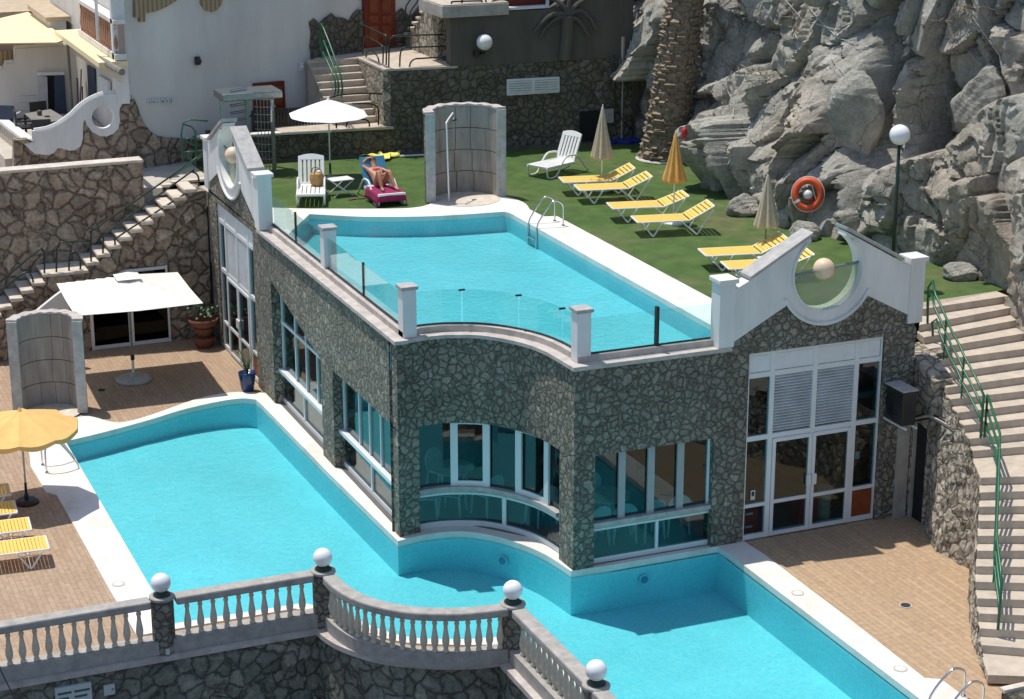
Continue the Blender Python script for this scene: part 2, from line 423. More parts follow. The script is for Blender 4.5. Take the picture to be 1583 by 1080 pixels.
# ================= THE SETTING =================
Z2 = 3.85                                  # level of the upper lawn
ARC = s2([(11.65, 33.4), (12.0, 33.47), (12.4, 33.49), (12.79, 33.42), (13.35, 33.12), (13.83, 32.45), (14.05, 31.72), (14.12, 30.62)], 7)
def offpath(path, d):
    m = MB().wall(path, 0, 1, d) if d else None
    return [(m.v[4 * i + 2][0], m.v[4 * i + 2][1]) for i in range(len(path))] if d else list(path)
# far ground
g = MB(); g.add([(-900, -600, -6.1), (900, -600, -6.1), (900, 1500, -6.1), (-900, 1500, -6.1)], [(0, 1, 2, 3)])
struct('ground', g, 'asphalt')
g = MB().plate([(-60, -30), (60, -30), (60, 29.9), (-60, 29.9)], -5.0, -3.4)
struct('street', g, 'asphalt')
# lower pool
backc = s2([(6.6, 41.46), (7.55, 41.74), (8.68, 42.17), (9.45, 42.53), (10.34, 42.79), (11.0, 42.82), (11.3, 42.6)], 5)
POOL = [(6.6, 31.28)] + backc + [(11.33, 42.2), (11.42, 37.5), (11.55, 33.24)] + \
    s2([(11.55, 33.24), (12.1, 33.33), (12.76, 33.26), (13.28, 32.88), (13.70, 32.2), (13.95, 31.49), (14.08, 30.62)], 5)[1:] + \
    [(14.9, 30.58), (17.2, 30.58), (17.22, 30.3), (17.22, 20.0), (12.45, 20.0), (12.42, 26.5)] + \
    s2([(12.4, 27.6), (11.9, 28.45), (11.18, 28.69), (10.37, 29.09), (9.9, 29.7), (9.5, 30.6), (9.0, 31.22)], 4)
oc = s2([(6.3, 42.9), (7.0, 43.0), (7.45, 42.94), (7.72, 42.5), (8.04, 42.25), (8.69, 42.45), (9.94, 43.17), (10.6, 43.35), (11.05, 43.33), (11.7, 43.0), (12.1, 42.9)], 4)
COPE = [(5.93, 31.05), (5.88, 33.2), (5.84, 38.3), (5.66, 38.55), (5.62, 40.2), (5.75, 41.2), (5.9, 42.3)] + oc + [(12.1, 33.9)] + \
    [(12.3, 33.8), (13.0, 33.75), (13.75, 33.25), (14.3, 32.3), (14.45, 31.0), (17.76, 31.0), (17.84, 29.9), (17.8, 27.0), (17.72, 24.35), (17.95, 24.2), (17.95, 20), (12.2, 19.9), (12.2, 26.5), (12.15, 27.4)] + \
    s2([(12.15, 27.5), (11.7, 28.2), (11.05, 28.5), (10.2, 28.95), (9.7, 29.6), (9.25, 30.5), (8.8, 31.05)], 3)
mb = sheet([(-6, 30.45), (-6, 49.6), (30, 49.6), (30, 10), (11.7, 10), (11.7, 28.0), (10.3, 28.35), (9.4, 29.4), (9.2, 30.45)], [POOL], 0.0)
dk = struct('pool_deck', mb, 'deck_tile_left')
mb = sheet([(17.6, 10), (17.6, 30.9), (22.5, 30.9), (22.5, 10)], [], .006); struct('deck_paving', mb, 'deck_tile')
mb = sheet(COPE, [POOL], .03); skirt(mb, COPE, -.01, .03); skirt(mb, POOL, -.12, .03); struct('pool_coping', mb, 'coping_white')
def fl(a): return -.50 - .42 * min(1, max(0, (a - 8.5) / 6))       # the floor slopes down to the right
mb = sheet(POOL, [], 0); gx_ = []
mb = MB(); import bmesh as _bm
b0 = _bm.new(); vv0 = [b0.verts.new((p[0], p[1], 0)) for p in POOL]
for i in range(len(vv0)): b0.edges.new((vv0[i - 1], vv0[i]))
_bm.ops.triangle_fill(b0, use_beauty=True, edges=b0.edges[:])
for xc in np.arange(8.5, 14.6, .5): _bm.ops.bisect_plane(b0, geom=b0.verts[:] + b0.edges[:] + b0.faces[:], plane_co=(xc, 0, 0), plane_no=(1, 0, 0))
for v in b0.verts: v.co.z = fl(v.co.x)
b0.verts.index_update(); mb.add([v.co[:] for v in b0.verts], [[v.index for v in f.verts] for f in b0.faces]); b0.free()
np_ = len(POOL); mb.add([(p[0], p[1], fl(p[0]) - .05) for p in POOL] + [(p[0], p[1], -.1) for p in POOL], [(i, (i + 1) % np_, np_ + (i + 1) % np_, np_ + i) for i in range(np_)])
struct('pool_basin', mb, 'pool_tile')
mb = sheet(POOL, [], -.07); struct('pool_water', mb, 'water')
# upper pool
UP = [(12.36, 33.5)] + offpath(ARC, .36)[1:-1] + [(14.5, 31.2), (17.98, 31.2), (18.0, 42.9)] + \
    s2([(17.93, 43.13), (16.6, 43.28), (15.7, 43.5), (14.5, 44.0), (13.42, 44.75)], 5) + [(12.36, 43.0)]
UCO = [(12.1, 33.6), (12.1, 44.6), (12.3, 46.1), (13.0, 45.62)] + s2([(13.6, 45.3), (15.4, 44.55), (16.1, 44.42), (16.6, 44.7), (17.5, 45.6), (18.5, 44.75), (18.76, 43.93), (18.6, 43.1)], 4) + \
    [(18.62, 42.3), (18.93, 42.2), (18.93, 40.6), (18.90, 31.05), (14.3, 31.05), (14.3, 31.3), (14.2, 31.9), (14.0, 32.7), (13.5, 33.4), (12.9, 33.7)]
mb = sheet([(11.75, 43.2), (11.75, 51.6), (25.2, 51.6), (25.4, 42), (25.2, 32.6), (22.5, 32.05), (21.42, 31.7), (21.42, 30.85), (14.4, 30.85), (14.3, 31.3), (14.2, 31.9), (14.0, 32.7), (13.5, 33.4), (12.9, 33.7), (11.95, 33.7)], [UP], Z2)
struct('lawn', mb, 'turf')
mb = sheet(UCO, [UP], Z2 + .035); skirt(mb, UCO, Z2 - .01, Z2 + .035); skirt(mb, UP, Z2 - .1, Z2 + .035); struct('upper_pool_coping', mb, 'coping_white')
mb = sheet(UP, [], Z2 - .47); skirt(mb, UP, Z2 - .47, Z2 - .09); struct('upper_pool_basin', mb, 'pool_tile')
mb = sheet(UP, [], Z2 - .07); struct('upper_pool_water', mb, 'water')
# upper lane and terrain behind
mb = MB().plate([(-2, 49.25), (11.74, 49.25), (11.74, 48.2), (12.2, 48.2), (12.2, 60), (-2, 60)], 2.0, Z2 + .02); struct('lane', mb, 'paving')
mb = MB().plate([(-40, 60), (60, 60), (60, 110), (-40, 110)], 0, 5.5); struct('hillside', mb, 'roof_beige')
mb = MB().plate([(21.9, 8), (45, 8), (45, 30), (26.4, 29.5), (25.4, 29.0), (23.6, 27.0), (22.3, 24.3), (21.9, 20)], -2, .02); struct('side_ground', mb, 'paving')

# cliff: a big sheet of broken rock rising behind the lawn
BL = [(25.3, 56.5), (24.9, 53.5), (24.75, 51.0), (25.1, 49.0), (25.1, 47.2), (24.6, 45.2), (24.15, 43), (23.9, 41), (23.8, 39.4), (24.0, 37.8), (24.45, 36.4), (25.0, 34.9), (25.3, 33.5), (25.1, 32.2), (24.8, 31.0), (24.9, 29.8), (26.0, 27.5), (27.6, 24.5), (29.0, 20)]
def cliff():
    P = spline([(a, b, 0) for a, b in BL], 40); P = [Vector((p.x, p.y)) for p in P]
    L = [0]
    for i in range(1, len(P)): L.append(L[-1] + (P[i] - P[i - 1]).length)
    NT_, NH = 640, 330; tot = L[-1]; H = 11.5
    ts = np.linspace(0, tot, NT_); X = np.interp(ts, L, [p.x for p in P]); Y = np.interp(ts, L, [p.y for p in P])
    tx = np.gradient(X); ty = np.gradient(Y); k = np.hypot(tx, ty); nx, ny = ty / k, -tx / k      # outward: towards the lawn
    sgn = np.where(nx > 0, -1, 1); nx *= sgn; ny *= sgn
    for arr in (nx, ny):
        arr[:] = np.convolve(np.pad(arr, 30, 'edge'), np.ones(61) / 61, 'valid')
    hs = np.linspace(-4.5, H, NH); T, Hh = np.meshgrid(ts, hs)
    def smooth_noise(sx, sy, seed):
        r = np.random.default_rng(seed); g_ = r.uniform(-1, 1, (60, 140)); g_[-1] = g_[0]
        an = 0.5 + (seed * 1.7) % 2.2; ca, sa_ = math.cos(an), math.sin(an)
        u = ((T * ca + Hh * sa_ + 40) / sx) % 138; v = ((-T * sa_ + Hh * ca + 60) / sy) % 58; i = u.astype(int); j = v.astype(int); fu = u - i; fv = v - j
        fu = fu * fu * (3 - 2 * fu); fv = fv * fv * (3 - 2 * fv)
        return (g_[j, i] * (1 - fu) + g_[j, i + 1] * fu) * (1 - fv) + (g_[j + 1, i] * (1 - fu) + g_[j + 1, i + 1] * fu) * fv
    def blocks(size, seed, tilt, amp, asp=1.0, crack=.0, cw=.08):
        r = np.random.default_rng(seed); n = int(tot * (H + 5) / (size * size * asp)) + 8
        S = np.c_[r.uniform(-1, tot + 1, n), r.uniform(-5, H + 1, n)]
        off = r.uniform(-1, 1, n) * amp; gx = r.normal(0, tilt, n); gy = np.clip(r.normal(-.3 * tilt, tilt, n), -.5, .32)
        tt = T + smooth_noise(size * .8, size * .8, seed + 1) * size * .32; hh = Hh + smooth_noise(size * .7, size * .9, seed + 2) * size * .32
        best = np.full(T.shape, 1e9); sec = best.copy(); idx = np.zeros(T.shape, int)
        for q in range(n):
            d = np.hypot(tt - S[q, 0], (hh - S[q, 1]) / asp); m = d < best
            sec = np.where(m, best, np.minimum(sec, d)); idx = np.where(m, q, idx); best = np.where(m, d, best)
        e = np.clip((sec - best) / cw, 0, 1)
        D = off[idx] + gx[idx] * (tt - S[idx, 0]) + gy[idx] * (hh - S[idx, 1])
        return D - crack * (1 - e) ** 1.5, S[idx, 1], S[idx, 0]
    D1, hc1, tc1 = blocks(2.5, 11, .18, .80, 1.9, .60, .15)
    D2, hc2, tc2 = blocks(1.25, 21, .26, .27, 1.35, .22, .08)
    D3, hc3, _t = blocks(.62, 33, .22, .045, 1.1, .05, .05)
    D = D1 + D2 + D3 + smooth_noise(2.4, 2.6, 4) * .12
    rough = np.clip(smooth_noise(3, 3, 91) + .5, 0, 1)
    D4, hc4, _t = blocks(.28, 61, .3, .03, .9, .03, .04); D += D4 * rough * .6
    D += smooth_noise(.5, .6, 41) * .03 + smooth_noise(.16, .2, 51) * .014
    base = np.clip((Hh - Z2) / 1.0, 0, 1); low = T > 23.5
    D = np.where(low, D * .7, D * (.30 + .70 * base))
    hq = .55 * hc1 + .2 * hc2 + .25 * Hh
    leftf = np.clip((T - 4) / 6, 0, 1)
    lean = (.40 * np.clip(hq - Z2 - .3, 0, 20) + .14 * np.clip(hq - Z2 - 3, 0, 20)) * (.25 + .75 * leftf)
    D = D - lean; D = np.where(Hh < Z2, D + .25 * (Z2 - Hh) * np.where(low, 0, 1), D)
    # soften the grid a little where the step between rows is large
    VX = X[None, :] + nx[None, :] * D; VY = Y[None, :] + ny[None, :] * D
    VZ = Hh
    me = bpy.data.meshes.new('cliff'); V = np.stack([VX, VY, VZ], -1).reshape(-1, 3)
    J, I = np.meshgrid(np.arange(NH - 1), np.arange(NT_ - 1), indexing='ij'); a = (J * NT_ + I).ravel()
    F = np.stack([a, a + 1, a + NT_ + 1, a + NT_], 1)
    me.from_pydata(V.tolist(), [], F.tolist()); me.polygons.foreach_set('use_smooth', [True] * len(F)); me.update(); me.set_sharp_from_angle(angle=R(32)); me.materials.append(M['rock'])
    o = bpy.data.objects.new('cliff', me); C.objects.link(o); tag(o, kind='structure')
    return o
CL = cliff()
mb = MB().plate([(29.5, 60), (33, 45), (33, 25), (60, 10), (60, 60)], 0, 13.0); struct('hill', mb, 'rock')

# ================= POOL BUILDING =================
PB = thing('pool_building', 'stone clad pool house with curved front between the two pools', 'building', (11.65, 30.6, 0))
def part(mb, name, mat, parent=PB, **k): return mb.build(name, mat, parent, world=True, **k)
ST = 'facade_stone'; TH = .34
# walls: pillars, lintels
w_ = MB()
w_.wall([(11.65, 38.4), (11.65, 33.4)] + ARC[1:], 2.25, 4.0, TH)
w_.wall([(14.12, 30.6), (21.45, 30.58)], [2.25, 2.25], 4.0, TH) if False else None
w_.wall([(14.13, 30.62), (17.75, 30.60)], 2.28, 4.0, TH)
w_.wall([(11.65, 42.15), (11.65, 38.4)], [3.05, 2.25], [4.0, 4.0], TH)
w_.wall([(11.65, 47.72), (11.65, 42.15)], [3.87, 3.87], [4.05, 4.0], TH)
w_.wall([(11.65, 43.6), (11.65, 42.15)], 0, 3.87, TH)
w_.wall([(11.65, 38.38), (11.65, 37.55)], 0, 2.25, TH)
w_.wall([(11.65, 33.85), (11.65, 33.4)] + [p for p in ARC[1:] if p[0] < 12.12], 0, 2.25, TH)
w_.wall([p for p in ARC if p[1] < 31.3 and p[0] > 13] + [(14.13, 30.62)], 0, 2.25, TH)
w_.wall([(14.13, 30.62), (14.55, 30.618)], 0, 2.28, TH)
w_.wall([(17.05, 30.602), (17.75, 30.60)], 0, 2.28, TH)
w_.wall([(17.75, 30.60), (20.78, 30.58)], 3.88, 4.0, TH)
w_.wall([(20.78, 30.58), (21.47, 30.576)], 0, 4.0, TH)
w_.wall([(21.47, 30.576), (21.47, 31.6)], 0, 3.84, .3)
w_.wall([(11.65, 47.72), (11.65, 47.0)], 0, 3.87, TH)
part(w_, 'stone_wall', ST)
# roof slab under lawn and pool, inner room
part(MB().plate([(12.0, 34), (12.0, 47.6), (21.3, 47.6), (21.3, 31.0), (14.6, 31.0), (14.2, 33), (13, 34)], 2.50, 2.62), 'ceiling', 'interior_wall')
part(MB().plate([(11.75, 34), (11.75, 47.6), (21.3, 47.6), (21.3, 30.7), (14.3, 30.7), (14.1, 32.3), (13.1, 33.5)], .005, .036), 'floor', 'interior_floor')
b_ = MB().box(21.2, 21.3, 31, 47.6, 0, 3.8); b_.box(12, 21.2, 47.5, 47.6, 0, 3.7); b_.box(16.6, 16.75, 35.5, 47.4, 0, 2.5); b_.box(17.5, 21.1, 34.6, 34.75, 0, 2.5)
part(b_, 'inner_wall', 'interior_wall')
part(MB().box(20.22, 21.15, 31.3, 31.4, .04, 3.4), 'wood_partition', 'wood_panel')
# parapet coping and kerb
inner = [p for p in offpath(ARC, .17) if p[0] > 12.0 and p[1] > 31.0]
k_ = MB().wall([(11.595, 43.05), (11.595, 33.345)], 4.0, 4.075, .28); k_.wall(offpath(ARC[:-1], -.055), 4.001, 4.071, .28); k_.wall([(14.065, 30.565), (17.34, 30.545)], 3.999, 4.078, .28)
part(k_, 'coping', 'ledge_grey')
k_ = MB().wall([(11.82, 43.05), (11.82, 33.5)], 3.7, 4.19, .19); k_.wall(inner, 3.7, 4.188, .19); k_.wall([(14.25, 30.79), (17.34, 30.77)], 3.7, 4.192, .19)
part(k_, 'kerb', 'ledge_grey')
# windows
def resample(path, n):
    P = [Vector(p) for p in path]; L = [0]
    for i in range(1, len(P)): L.append(L[-1] + (P[i] - P[i - 1]).length)
    return [(float(np.interp(t, L, [p.x for p in P])), float(np.interp(t, L, [p.y for p in P]))) for t in np.linspace(0, L[-1], n)], L[-1]
def sub(path, u0, u1, n=6):
    pts, T = resample(path, 200); i0 = u0 * 199; i1 = u1 * 199
    return [(float(np.interp(i, range(200), [p[0] for p in pts])), float(np.interp(i, range(200), [p[1] for p in pts]))) for i in np.linspace(i0, i1, n)]
def window(path, rec, ztop, mull, low_m, sillmat='cap_grey', transom=None, frames=(), wmul=.05):
    p, T = resample(path, 24); q = offpath(p, rec); zt = ztop if isinstance(ztop, (tuple, list)) else (ztop, ztop)
    zl = list(np.linspace(zt[0], zt[1], len(q)))
    fr = MB().wall(offpath(p, rec - .03), .02, .14, .08)
    for u in mull:
        zz = float(np.interp(u, [0, 1], zt)); h = wmul / 2 / T
        fr.wall(sub(offpath(p, rec - .035), u - h, u + h, 2), .90, zz, .07)
    for a, b in frames:
        for u in (a, b): fr.wall(sub(offpath(p, rec - .06), u - .07 / T, u + .07 / T, 2), .90, zt[0] - .004, .05)
        fr.wall(sub(offpath(p, rec - .058), a, b, 8), .90, 1.0, .046); fr.wall(sub(offpath(p, rec - .058), a, b, 8), zt[0] - .06, zt[0] - .005, .046)
    for u in low_m: fr.wall(sub(offpath(p, rec - .035), u - .012, u + .012, 2), .14, .72, .07)
    fr.wall(offpath(p, rec - .03), .70, .745, .07)
    if transom: fr.wall(offpath(p, rec - .034), transom, transom + .07, .07)
    f = part(fr, 'window', 'trim_white')
    MB().wall(q, .14, .71, .012).build('pane', 'window_glass', f, world=True); MB().wall(q, .90, zl, .012).build('pane', 'window_glass', f, world=True)
    s_ = MB().wall(offpath(p, rec - .13), .82, .90, .25); MB().wall(offpath(p, rec - .05), .745, .82, .16).build('sill_band', 'cap_grey', f, world=True); s_.build('sill', sillmat, f, world=True)
    return f
window([(11.65, 37.55), (11.65, 33.85)], .24, 2.25, [.30, .48, .67, .98, .02], [.5], 'trim_white', wmul=.06, transom=None)
window([(11.65, 42.15), (11.65, 38.38)], .24, (3.05, 2.25), [.30, .52, .74, .02, .98], [.45], 'trim_white', transom=2.0, wmul=.055)
apw = [p for p in ARC if p[0] >= 12.05 and not (p[1] < 31.3 and p[0] > 13)]
window(apw, .16, 2.25, [], [.53], frames=[(.235, .42), (.63, .855)])
window([(14.55, 30.618), (17.05, 30.602)], .16, 2.28, [.985], [.555], frames=[(.245, .245), (.49, .49), (.74, .74)], wmul=.05)
# entrances
def entrance(mp, W):
    fx = lambda u: u * W / 3.0
    mm = MB()
    def bx(mb, u0, u1, z0, z1, d0, d1):
        pts = [mp(fx(u), d, z) for z in (z0, z1) for u, d in ((u0, d0), (u1, d0), (u1, d1), (u0, d1))]
        mb.add(pts, [(3, 2, 1, 0), (4, 5, 6, 7), (0, 1, 5, 4), (1, 2, 6, 5), (2, 3, 7, 6), (3, 0, 4, 7)])
    fm = MB(); V_ = [0, .54, 1.49, 2.43, 3.0]
    for i, u in enumerate(V_):
        hw = .035 if i in (0, 4) else .05
        bx(fm, max(0, u - hw), min(3, u + hw), 0.03, 3.87, .04, .13)
    for z in (.03, 2.08, 3.36, 3.81): bx(fm, .01, 2.99, z, z + (.10 if z < 3.8 else .06), .045, .125)
    bx(fm, .01, .54, .70, .77, .045, .125); bx(fm, 2.43, 2.99, .70, .77, .045, .125)
    f = part(fm, 'entrance_frame', 'trim_white')
    for i in range(4): pn = MB(); bx(pn, V_[i] + .05, V_[i + 1] - .05, 3.47, 3.80, .06, .11); pn.build('transom_panel', 'trim_white', f, world=True)
    for a, b in ((.59, 1.44), (1.54, 2.38)):
        lv = MB(); bx(lv, a, b, 2.2, 3.34, .13, .15)
        for k in range(19):
            z = 2.22 + k * .06
            pts = [mp(fx(a), .06, z), mp(fx(b), .06, z), mp(fx(b), .125, z + .045), mp(fx(a), .125, z + .045), mp(fx(a), .06, z + .012), mp(fx(b), .06, z + .012)]
            lv.add(pts, [(0, 1, 2, 3), (0, 1, 5, 4), (4, 5, 2, 3)])
        lv.build('louvre', 'louvre_white', f, world=True)
    for a, b, z0, z1 in ((.04, .49, 2.18, 3.36), (2.48, 2.96, 2.18, 3.36), (.04, .49, .77, 2.08), (2.48, 2.96, .77, 2.08), (.04, .49, .13, .70)):
        gl = MB(); bx(gl, a, b, z0, z1, .08, .09); gl.build('pane', 'window_glass', f, world=True)
    wd = MB(); bx(wd, 2.48, 2.96, .13, .70, .07, .1); wd.build('lower_panel', 'wood_panel', f, world=True)
    for a, b, hs in ((.60, 1.48, 1.43), (1.50, 2.37, 1.55)):
        d = MB()
        bx(d, a, a + .07, .05, 2.07, .02, .07); bx(d, b - .07, b, .05, 2.07, .02, .07)
        for z in (.05, .72, 2.0): bx(d, a + .07, b - .07, z, z + .075, .022, .068)
        dd = part(d, 'door', 'trim_white')
        for z0, z1 in ((.125, .72), (.795, 2.0)): gg = MB(); bx(gg, a + .07, b - .07, z0, z1, .04, .05); gg.build('door_pane', 'window_glass', dd, world=True)
        hh = MB(); bx(hh, hs - .05, hs + .05, 1.0, 1.22, -.02, .02); hh.build('handle', 'trim_white', dd, world=True)
entrance(lambda u, d, z: (17.76 + u, 30.60 + d, z), 3.0)
entrance(lambda u, d, z: (11.65 + d, 47.0 - u, z), 3.4)
# gables: (u, z) outline, centre u=0
def gable(mp, k, lab):
    def arc(cx, cz, r, a0, a1, n): return [(cx + r * math.cos(R(a0 + (a1 - a0) * i / n)), cz + r * math.sin(R(a0 + (a1 - a0) * i / n))) for i in range(n + 1)]
    cz = 5.33; ri = .75; ro = 1.02
    out = [(-2.0, 4.17), (-.92, 4.74)] + arc(0, cz, ro, 213, 327, 20) + [(.92, 4.76), (2.0, 4.20), (2.0, 5.20), (1.65, 5.36), (.36, 6.08)]
    inn = arc(0, cz, ri, 62, -238, 44); out += inn + [(-.42, 6.05), (-1.7, 5.34), (-2.0, 5.2)]
    W = MB(); W.prism([(p[0] * k, p[1]) for p in out], lambda p: mp(p[0], -.03, p[1]), lambda p: mp(p[0], .27, p[1]))
    gb = part(W, 'gable', 'white_plaster')
    S = MB()
    for stn in ([(-2.03, 3.995), (-2.03, 4.24), (-.74, 4.92), (-.74, 3.995)], [(.74, 3.995), (.74, 4.92), (2.05, 4.28), (2.05, 3.995)], [(-.74, 3.995)] + arc(0, cz, .90, 215, 325, 16) + [(.74, 3.995)]):
        S.prism([(p[0] * k, p[1]) for p in stn], lambda p: mp(p[0], .0, p[1]), lambda p: mp(p[0], .25, p[1]))
    S.build('gable_base', ST, gb, world=True)
    # ring rim
    rg = MB()
    for (r0, r1, d0, d1) in ((ri - .0, ri + .045, -.06, .30),):
        a = arc(0, cz, r0, -230, 50, 48); b = arc(0, cz, r1, -230, 50, 48); n = len(a)
        vv = [mp(p[0] * k, d0, p[1]) for p in a] + [mp(p[0] * k, d0, p[1]) for p in b] + [mp(p[0] * k, d1, p[1]) for p in b] + [mp(p[0] * k, d1, p[1]) for p in a]
        ff = []
        for i in range(n - 1):
            for q in range(4): ff.append((q * n + i, q * n + i + 1, ((q + 1) % 4) * n + i + 1, ((q + 1) % 4) * n + i))
        rg.add(vv, ff)
    a = arc(0, cz, ri + .12, -150, -30, 30); rg.tube([mp(p[0] * k, -.05, p[1]) for p in arc(0, cz, ro, 205, 335, 30)], .035, 6)
    rg.build('ring', 'white_plaster', gb, world=True)
    # sloping cap slabs
    for pts in (((-1.72, 5.36), (-.40, 6.09)), ((.34, 6.12), (1.68, 5.38))):
        c = MB(); (u0, z0), (u1, z1) = pts
        c.prism([(u0 * k, z0), (u1 * k, z1), (u1 * k, z1 + .07), (u0 * k, z0 + .07)], lambda p: mp(p[0], -.09, p[1]), lambda p: mp(p[0], .33, p[1]))
        c.build('cap', 'cap_grey', gb, world=True, bev=.012)
    for u in (-2.17, 2.03):
        p = MB(); x0, x1 = (u - .16) * k, (u + .17) * k
        p.prism([(x0, 4.08), (x1, 4.08), (x1, 5.33), (x0, 5.33)], lambda q: mp(q[0], -.05, q[1]), lambda q: mp(q[0], .29, q[1]))
        pp = p.build('end_post', 'white_plaster', gb, world=True, bev=.01)
        c = MB().prism([(x0 - .04, 5.332), (x1 + .04, 5.332), (x1 + .04, 5.42), (x0 - .04, 5.42)], lambda q: mp(q[0], -.10, q[1]), lambda q: mp(q[0], .34, q[1]))
        c.build('post_cap', 'white_plaster', gb, world=True, bev=.015)
    ds = arc(0, cz, ri, 176, 364, 30); D = MB().prism([(p[0] * k, p[1]) for p in ds], lambda p: mp(p[0], .11, p[1]), lambda p: mp(p[0], .125, p[1]))
    D.build('glass_disc', 'frost_glass', gb, world=True)
    bar = MB().tube([mp(-.76 * k, .10, 5.28), mp(.76 * k, .10, 5.42)], .028, 8); bo = bar.build('lamp_bar', 'galvanised', gb, world=True)
    c = mp(-.03, .08, 5.37); MB().ball(c, .205, 24).build('lamp_globe', 'globe_cream', bo, world=True, smooth=True)
gable(lambda u, d, z: (19.38 + u, 30.60 + d, z), 1.0, 'r')
gable(lambda u, d, z: (11.65 + d, 45.42 + u, z), 1.13, 'l')

# ---------------- glass balustrade round the upper pool ----------------
GF = thing('glass_balustrade', 'frameless glass pool fence between white square posts above the stone wall', 'fence', (12.0, 33.6, 4.19))
def gpart(mb, n, m, p=None, **k): return mb.build(n, m, p or GF, world=True, **k)
for x, y in ((12.0, 38.7), (11.96, 33.62), (14.38, 30.93)):
    z1 = 5.02
    p = gpart(MB().box(x - .14, x + .14, y - .14, y + .14, 4.075 if y < 42 else 4.1, z1), 'post', 'trim_white', bev=.008)
    MB().box(x - .175, x + .175, y - .175, y + .175, z1 + .002, z1 + .075).build('post_cap', 'cap_grey', p, world=True, bev=.012)
def gpanel(path, z1=4.88): gpart(MB().wall(path, 4.195, z1, .014), 'glass_panel', 'fence_glass')
for y0, y1 in ((42.7, 40.95), (40.9, 38.86), (38.54, 36.2), (36.15, 33.8)): gpanel([(11.93, y0), (11.93, y1)])
arcg = [p for p in offpath(ARC, .28) if p[0] > 12.1 and p[1] > 31.07]
for u0, u1 in ((0, .245), (.255, .555), (.565, .875), (.885, 1)): gpanel(sub(arcg, u0, u1, 9))
for x0, x1 in ((14.55, 15.88), (15.94, 17.1)): gpanel([(x0, 30.88), (x1, 30.88)])
for x, y in ((11.94, 40.925), (11.94, 36.175)): gpart(MB().box(x - .022, x + .022, y - .022, y + .022, 4.19, 4.91), 'upright', 'black_iron')
gpart(MB().box(15.88, 15.94, 30.84, 30.93, 4.0, 4.95), 'upright', 'black_iron')
for u in (.25, .56, .88):
    x, y = sub(arcg, u, min(1, u + .01), 2)[0]; gpart(MB().box(x - .06, x + .06, y - .02, y + .02, 4.86, 4.89), 'clip', 'black_iron')
ch_ = MB().wall([(11.91, 42.8), (11.91, 33.8)], 4.19, 4.215, .05); ch_.wall(arcg, 4.19, 4.215, .05); ch_.wall([(14.5, 30.87), (17.15, 30.87)], 4.19, 4.215, .05)
gpart(ch_, 'channel', 'black_iron')

# ---------------- near balustrade on its retaining wall ----------------
RW = thing('retaining_wall', 'dark rough stone retaining wall under the cream baluster railing', 'wall', (6, 30.3, -3.4))
LC = s2([(8.93, 30.22), (8.99, 29.85), (9.13, 29.43), (9.45, 28.9), (9.79, 28.54), (10.13, 28.31), (10.58, 28.06), (11.05, 27.89), (11.47, 27.82)], 4)
FC = s2([(9.08, 30.28), (9.09, 29.8), (9.25, 29.15), (9.56, 28.62), (9.96, 28.22), (10.40, 27.97), (10.87, 27.79), (11.58, 27.68)], 4)
fin_ = [(x + .05, y + .05) for x, y in LC]
rw = MB().wall([(-4, 30.27), (8.98, 30.27)], -4.6, -.16, .6); rw.wall(fin_, -4.6, -.162, .5); rw.wall([(11.52, 27.9), (11.52, 8)], -4.6, -.158, .6)
rw.build('stone_face', 'wall_stone', RW, world=True)
lg = MB().wall([(-4, 30.22), (9.0, 30.22)], -.155, -.06, .5); lg.wall(LC, -.153, -.056, .5); lg.wall([(11.46, 27.86), (11.46, 8)], -.157, -.058, .5)
lg.build('ledge', 'ledge_grey', RW, world=True)
pl = MB().wall([(-4, 30.31), (9.1, 30.31)], -.054, .19, .3); pl.wall([(x + .03, y + .03) for x, y in FC], -.052, .192, .26); pl.wall([(11.6, 27.8), (11.6, 8)], -.055, .188, .3)
pl.build('plinth', 'rail_grey', RW, world=True)
bal_prof = [(.05, 0), (.05, .05), (.035, .07), (.045, .10), (.062, .17), (.066, .22), (.055, .31), (.038, .42), (.032, .50), (.045, .525), (.045, .55), (.033, .57), (.05, .60), (.05, .63)]
balm = None
def balustrade(path, lab, spacing=.215, skip0=.2, skip1=.2):
    global balm
    p, T = resample(path, 120); c = p[60]
    th = thing('balustrade', lab, 'balustrade', (path[0][0], path[0][1], .19), group=None)
    mid = path
    MB().wall(offpath(resample(path, 24)[0], -.135), .82, .97, .27).build('handrail', 'rail_grey', th, world=True, bev=.03)
    n = int((T - skip0 - skip1) / spacing)
    for i in range(n + 1):
        t = (skip0 + i * (T - skip0 - skip1) / n) / T; x, y = sub(path, t, t, 1)[0]
        if balm is None:
            mb = MB().lathe(bal_prof, (0, 0, 0), 12); o = mb.build('baluster', 'baluster_cream', th, smooth=True); balm = o
        else: o = balm.copy(); C.objects.link(o); o.parent = th
        o.location = Vector((x, y, .19)) - th.location
yb = 30.43
P1, P2, P3, P4 = (6.28, 30.46), (9.16, 30.42), (11.72, 27.85), (11.76, 24.6)
balustrade([(.6, yb), (6.06, yb)], 'leftmost straight run of cream balusters in front of the tiled sunbathing deck')
balustrade([(6.5, yb), (8.96, yb)], 'straight run of cream balusters between the two leftmost globe lamps')
balustrade(offpath(FC, .13)[1:], 'curved run of cream balusters bulging over the stone wall', .185, .1, .12)
balustrade([(11.73, 27.62), (11.76, 22)], 'straight run of balusters receding to the bottom edge on the right')
LG = 'round globe lamps on the balustrade piers'
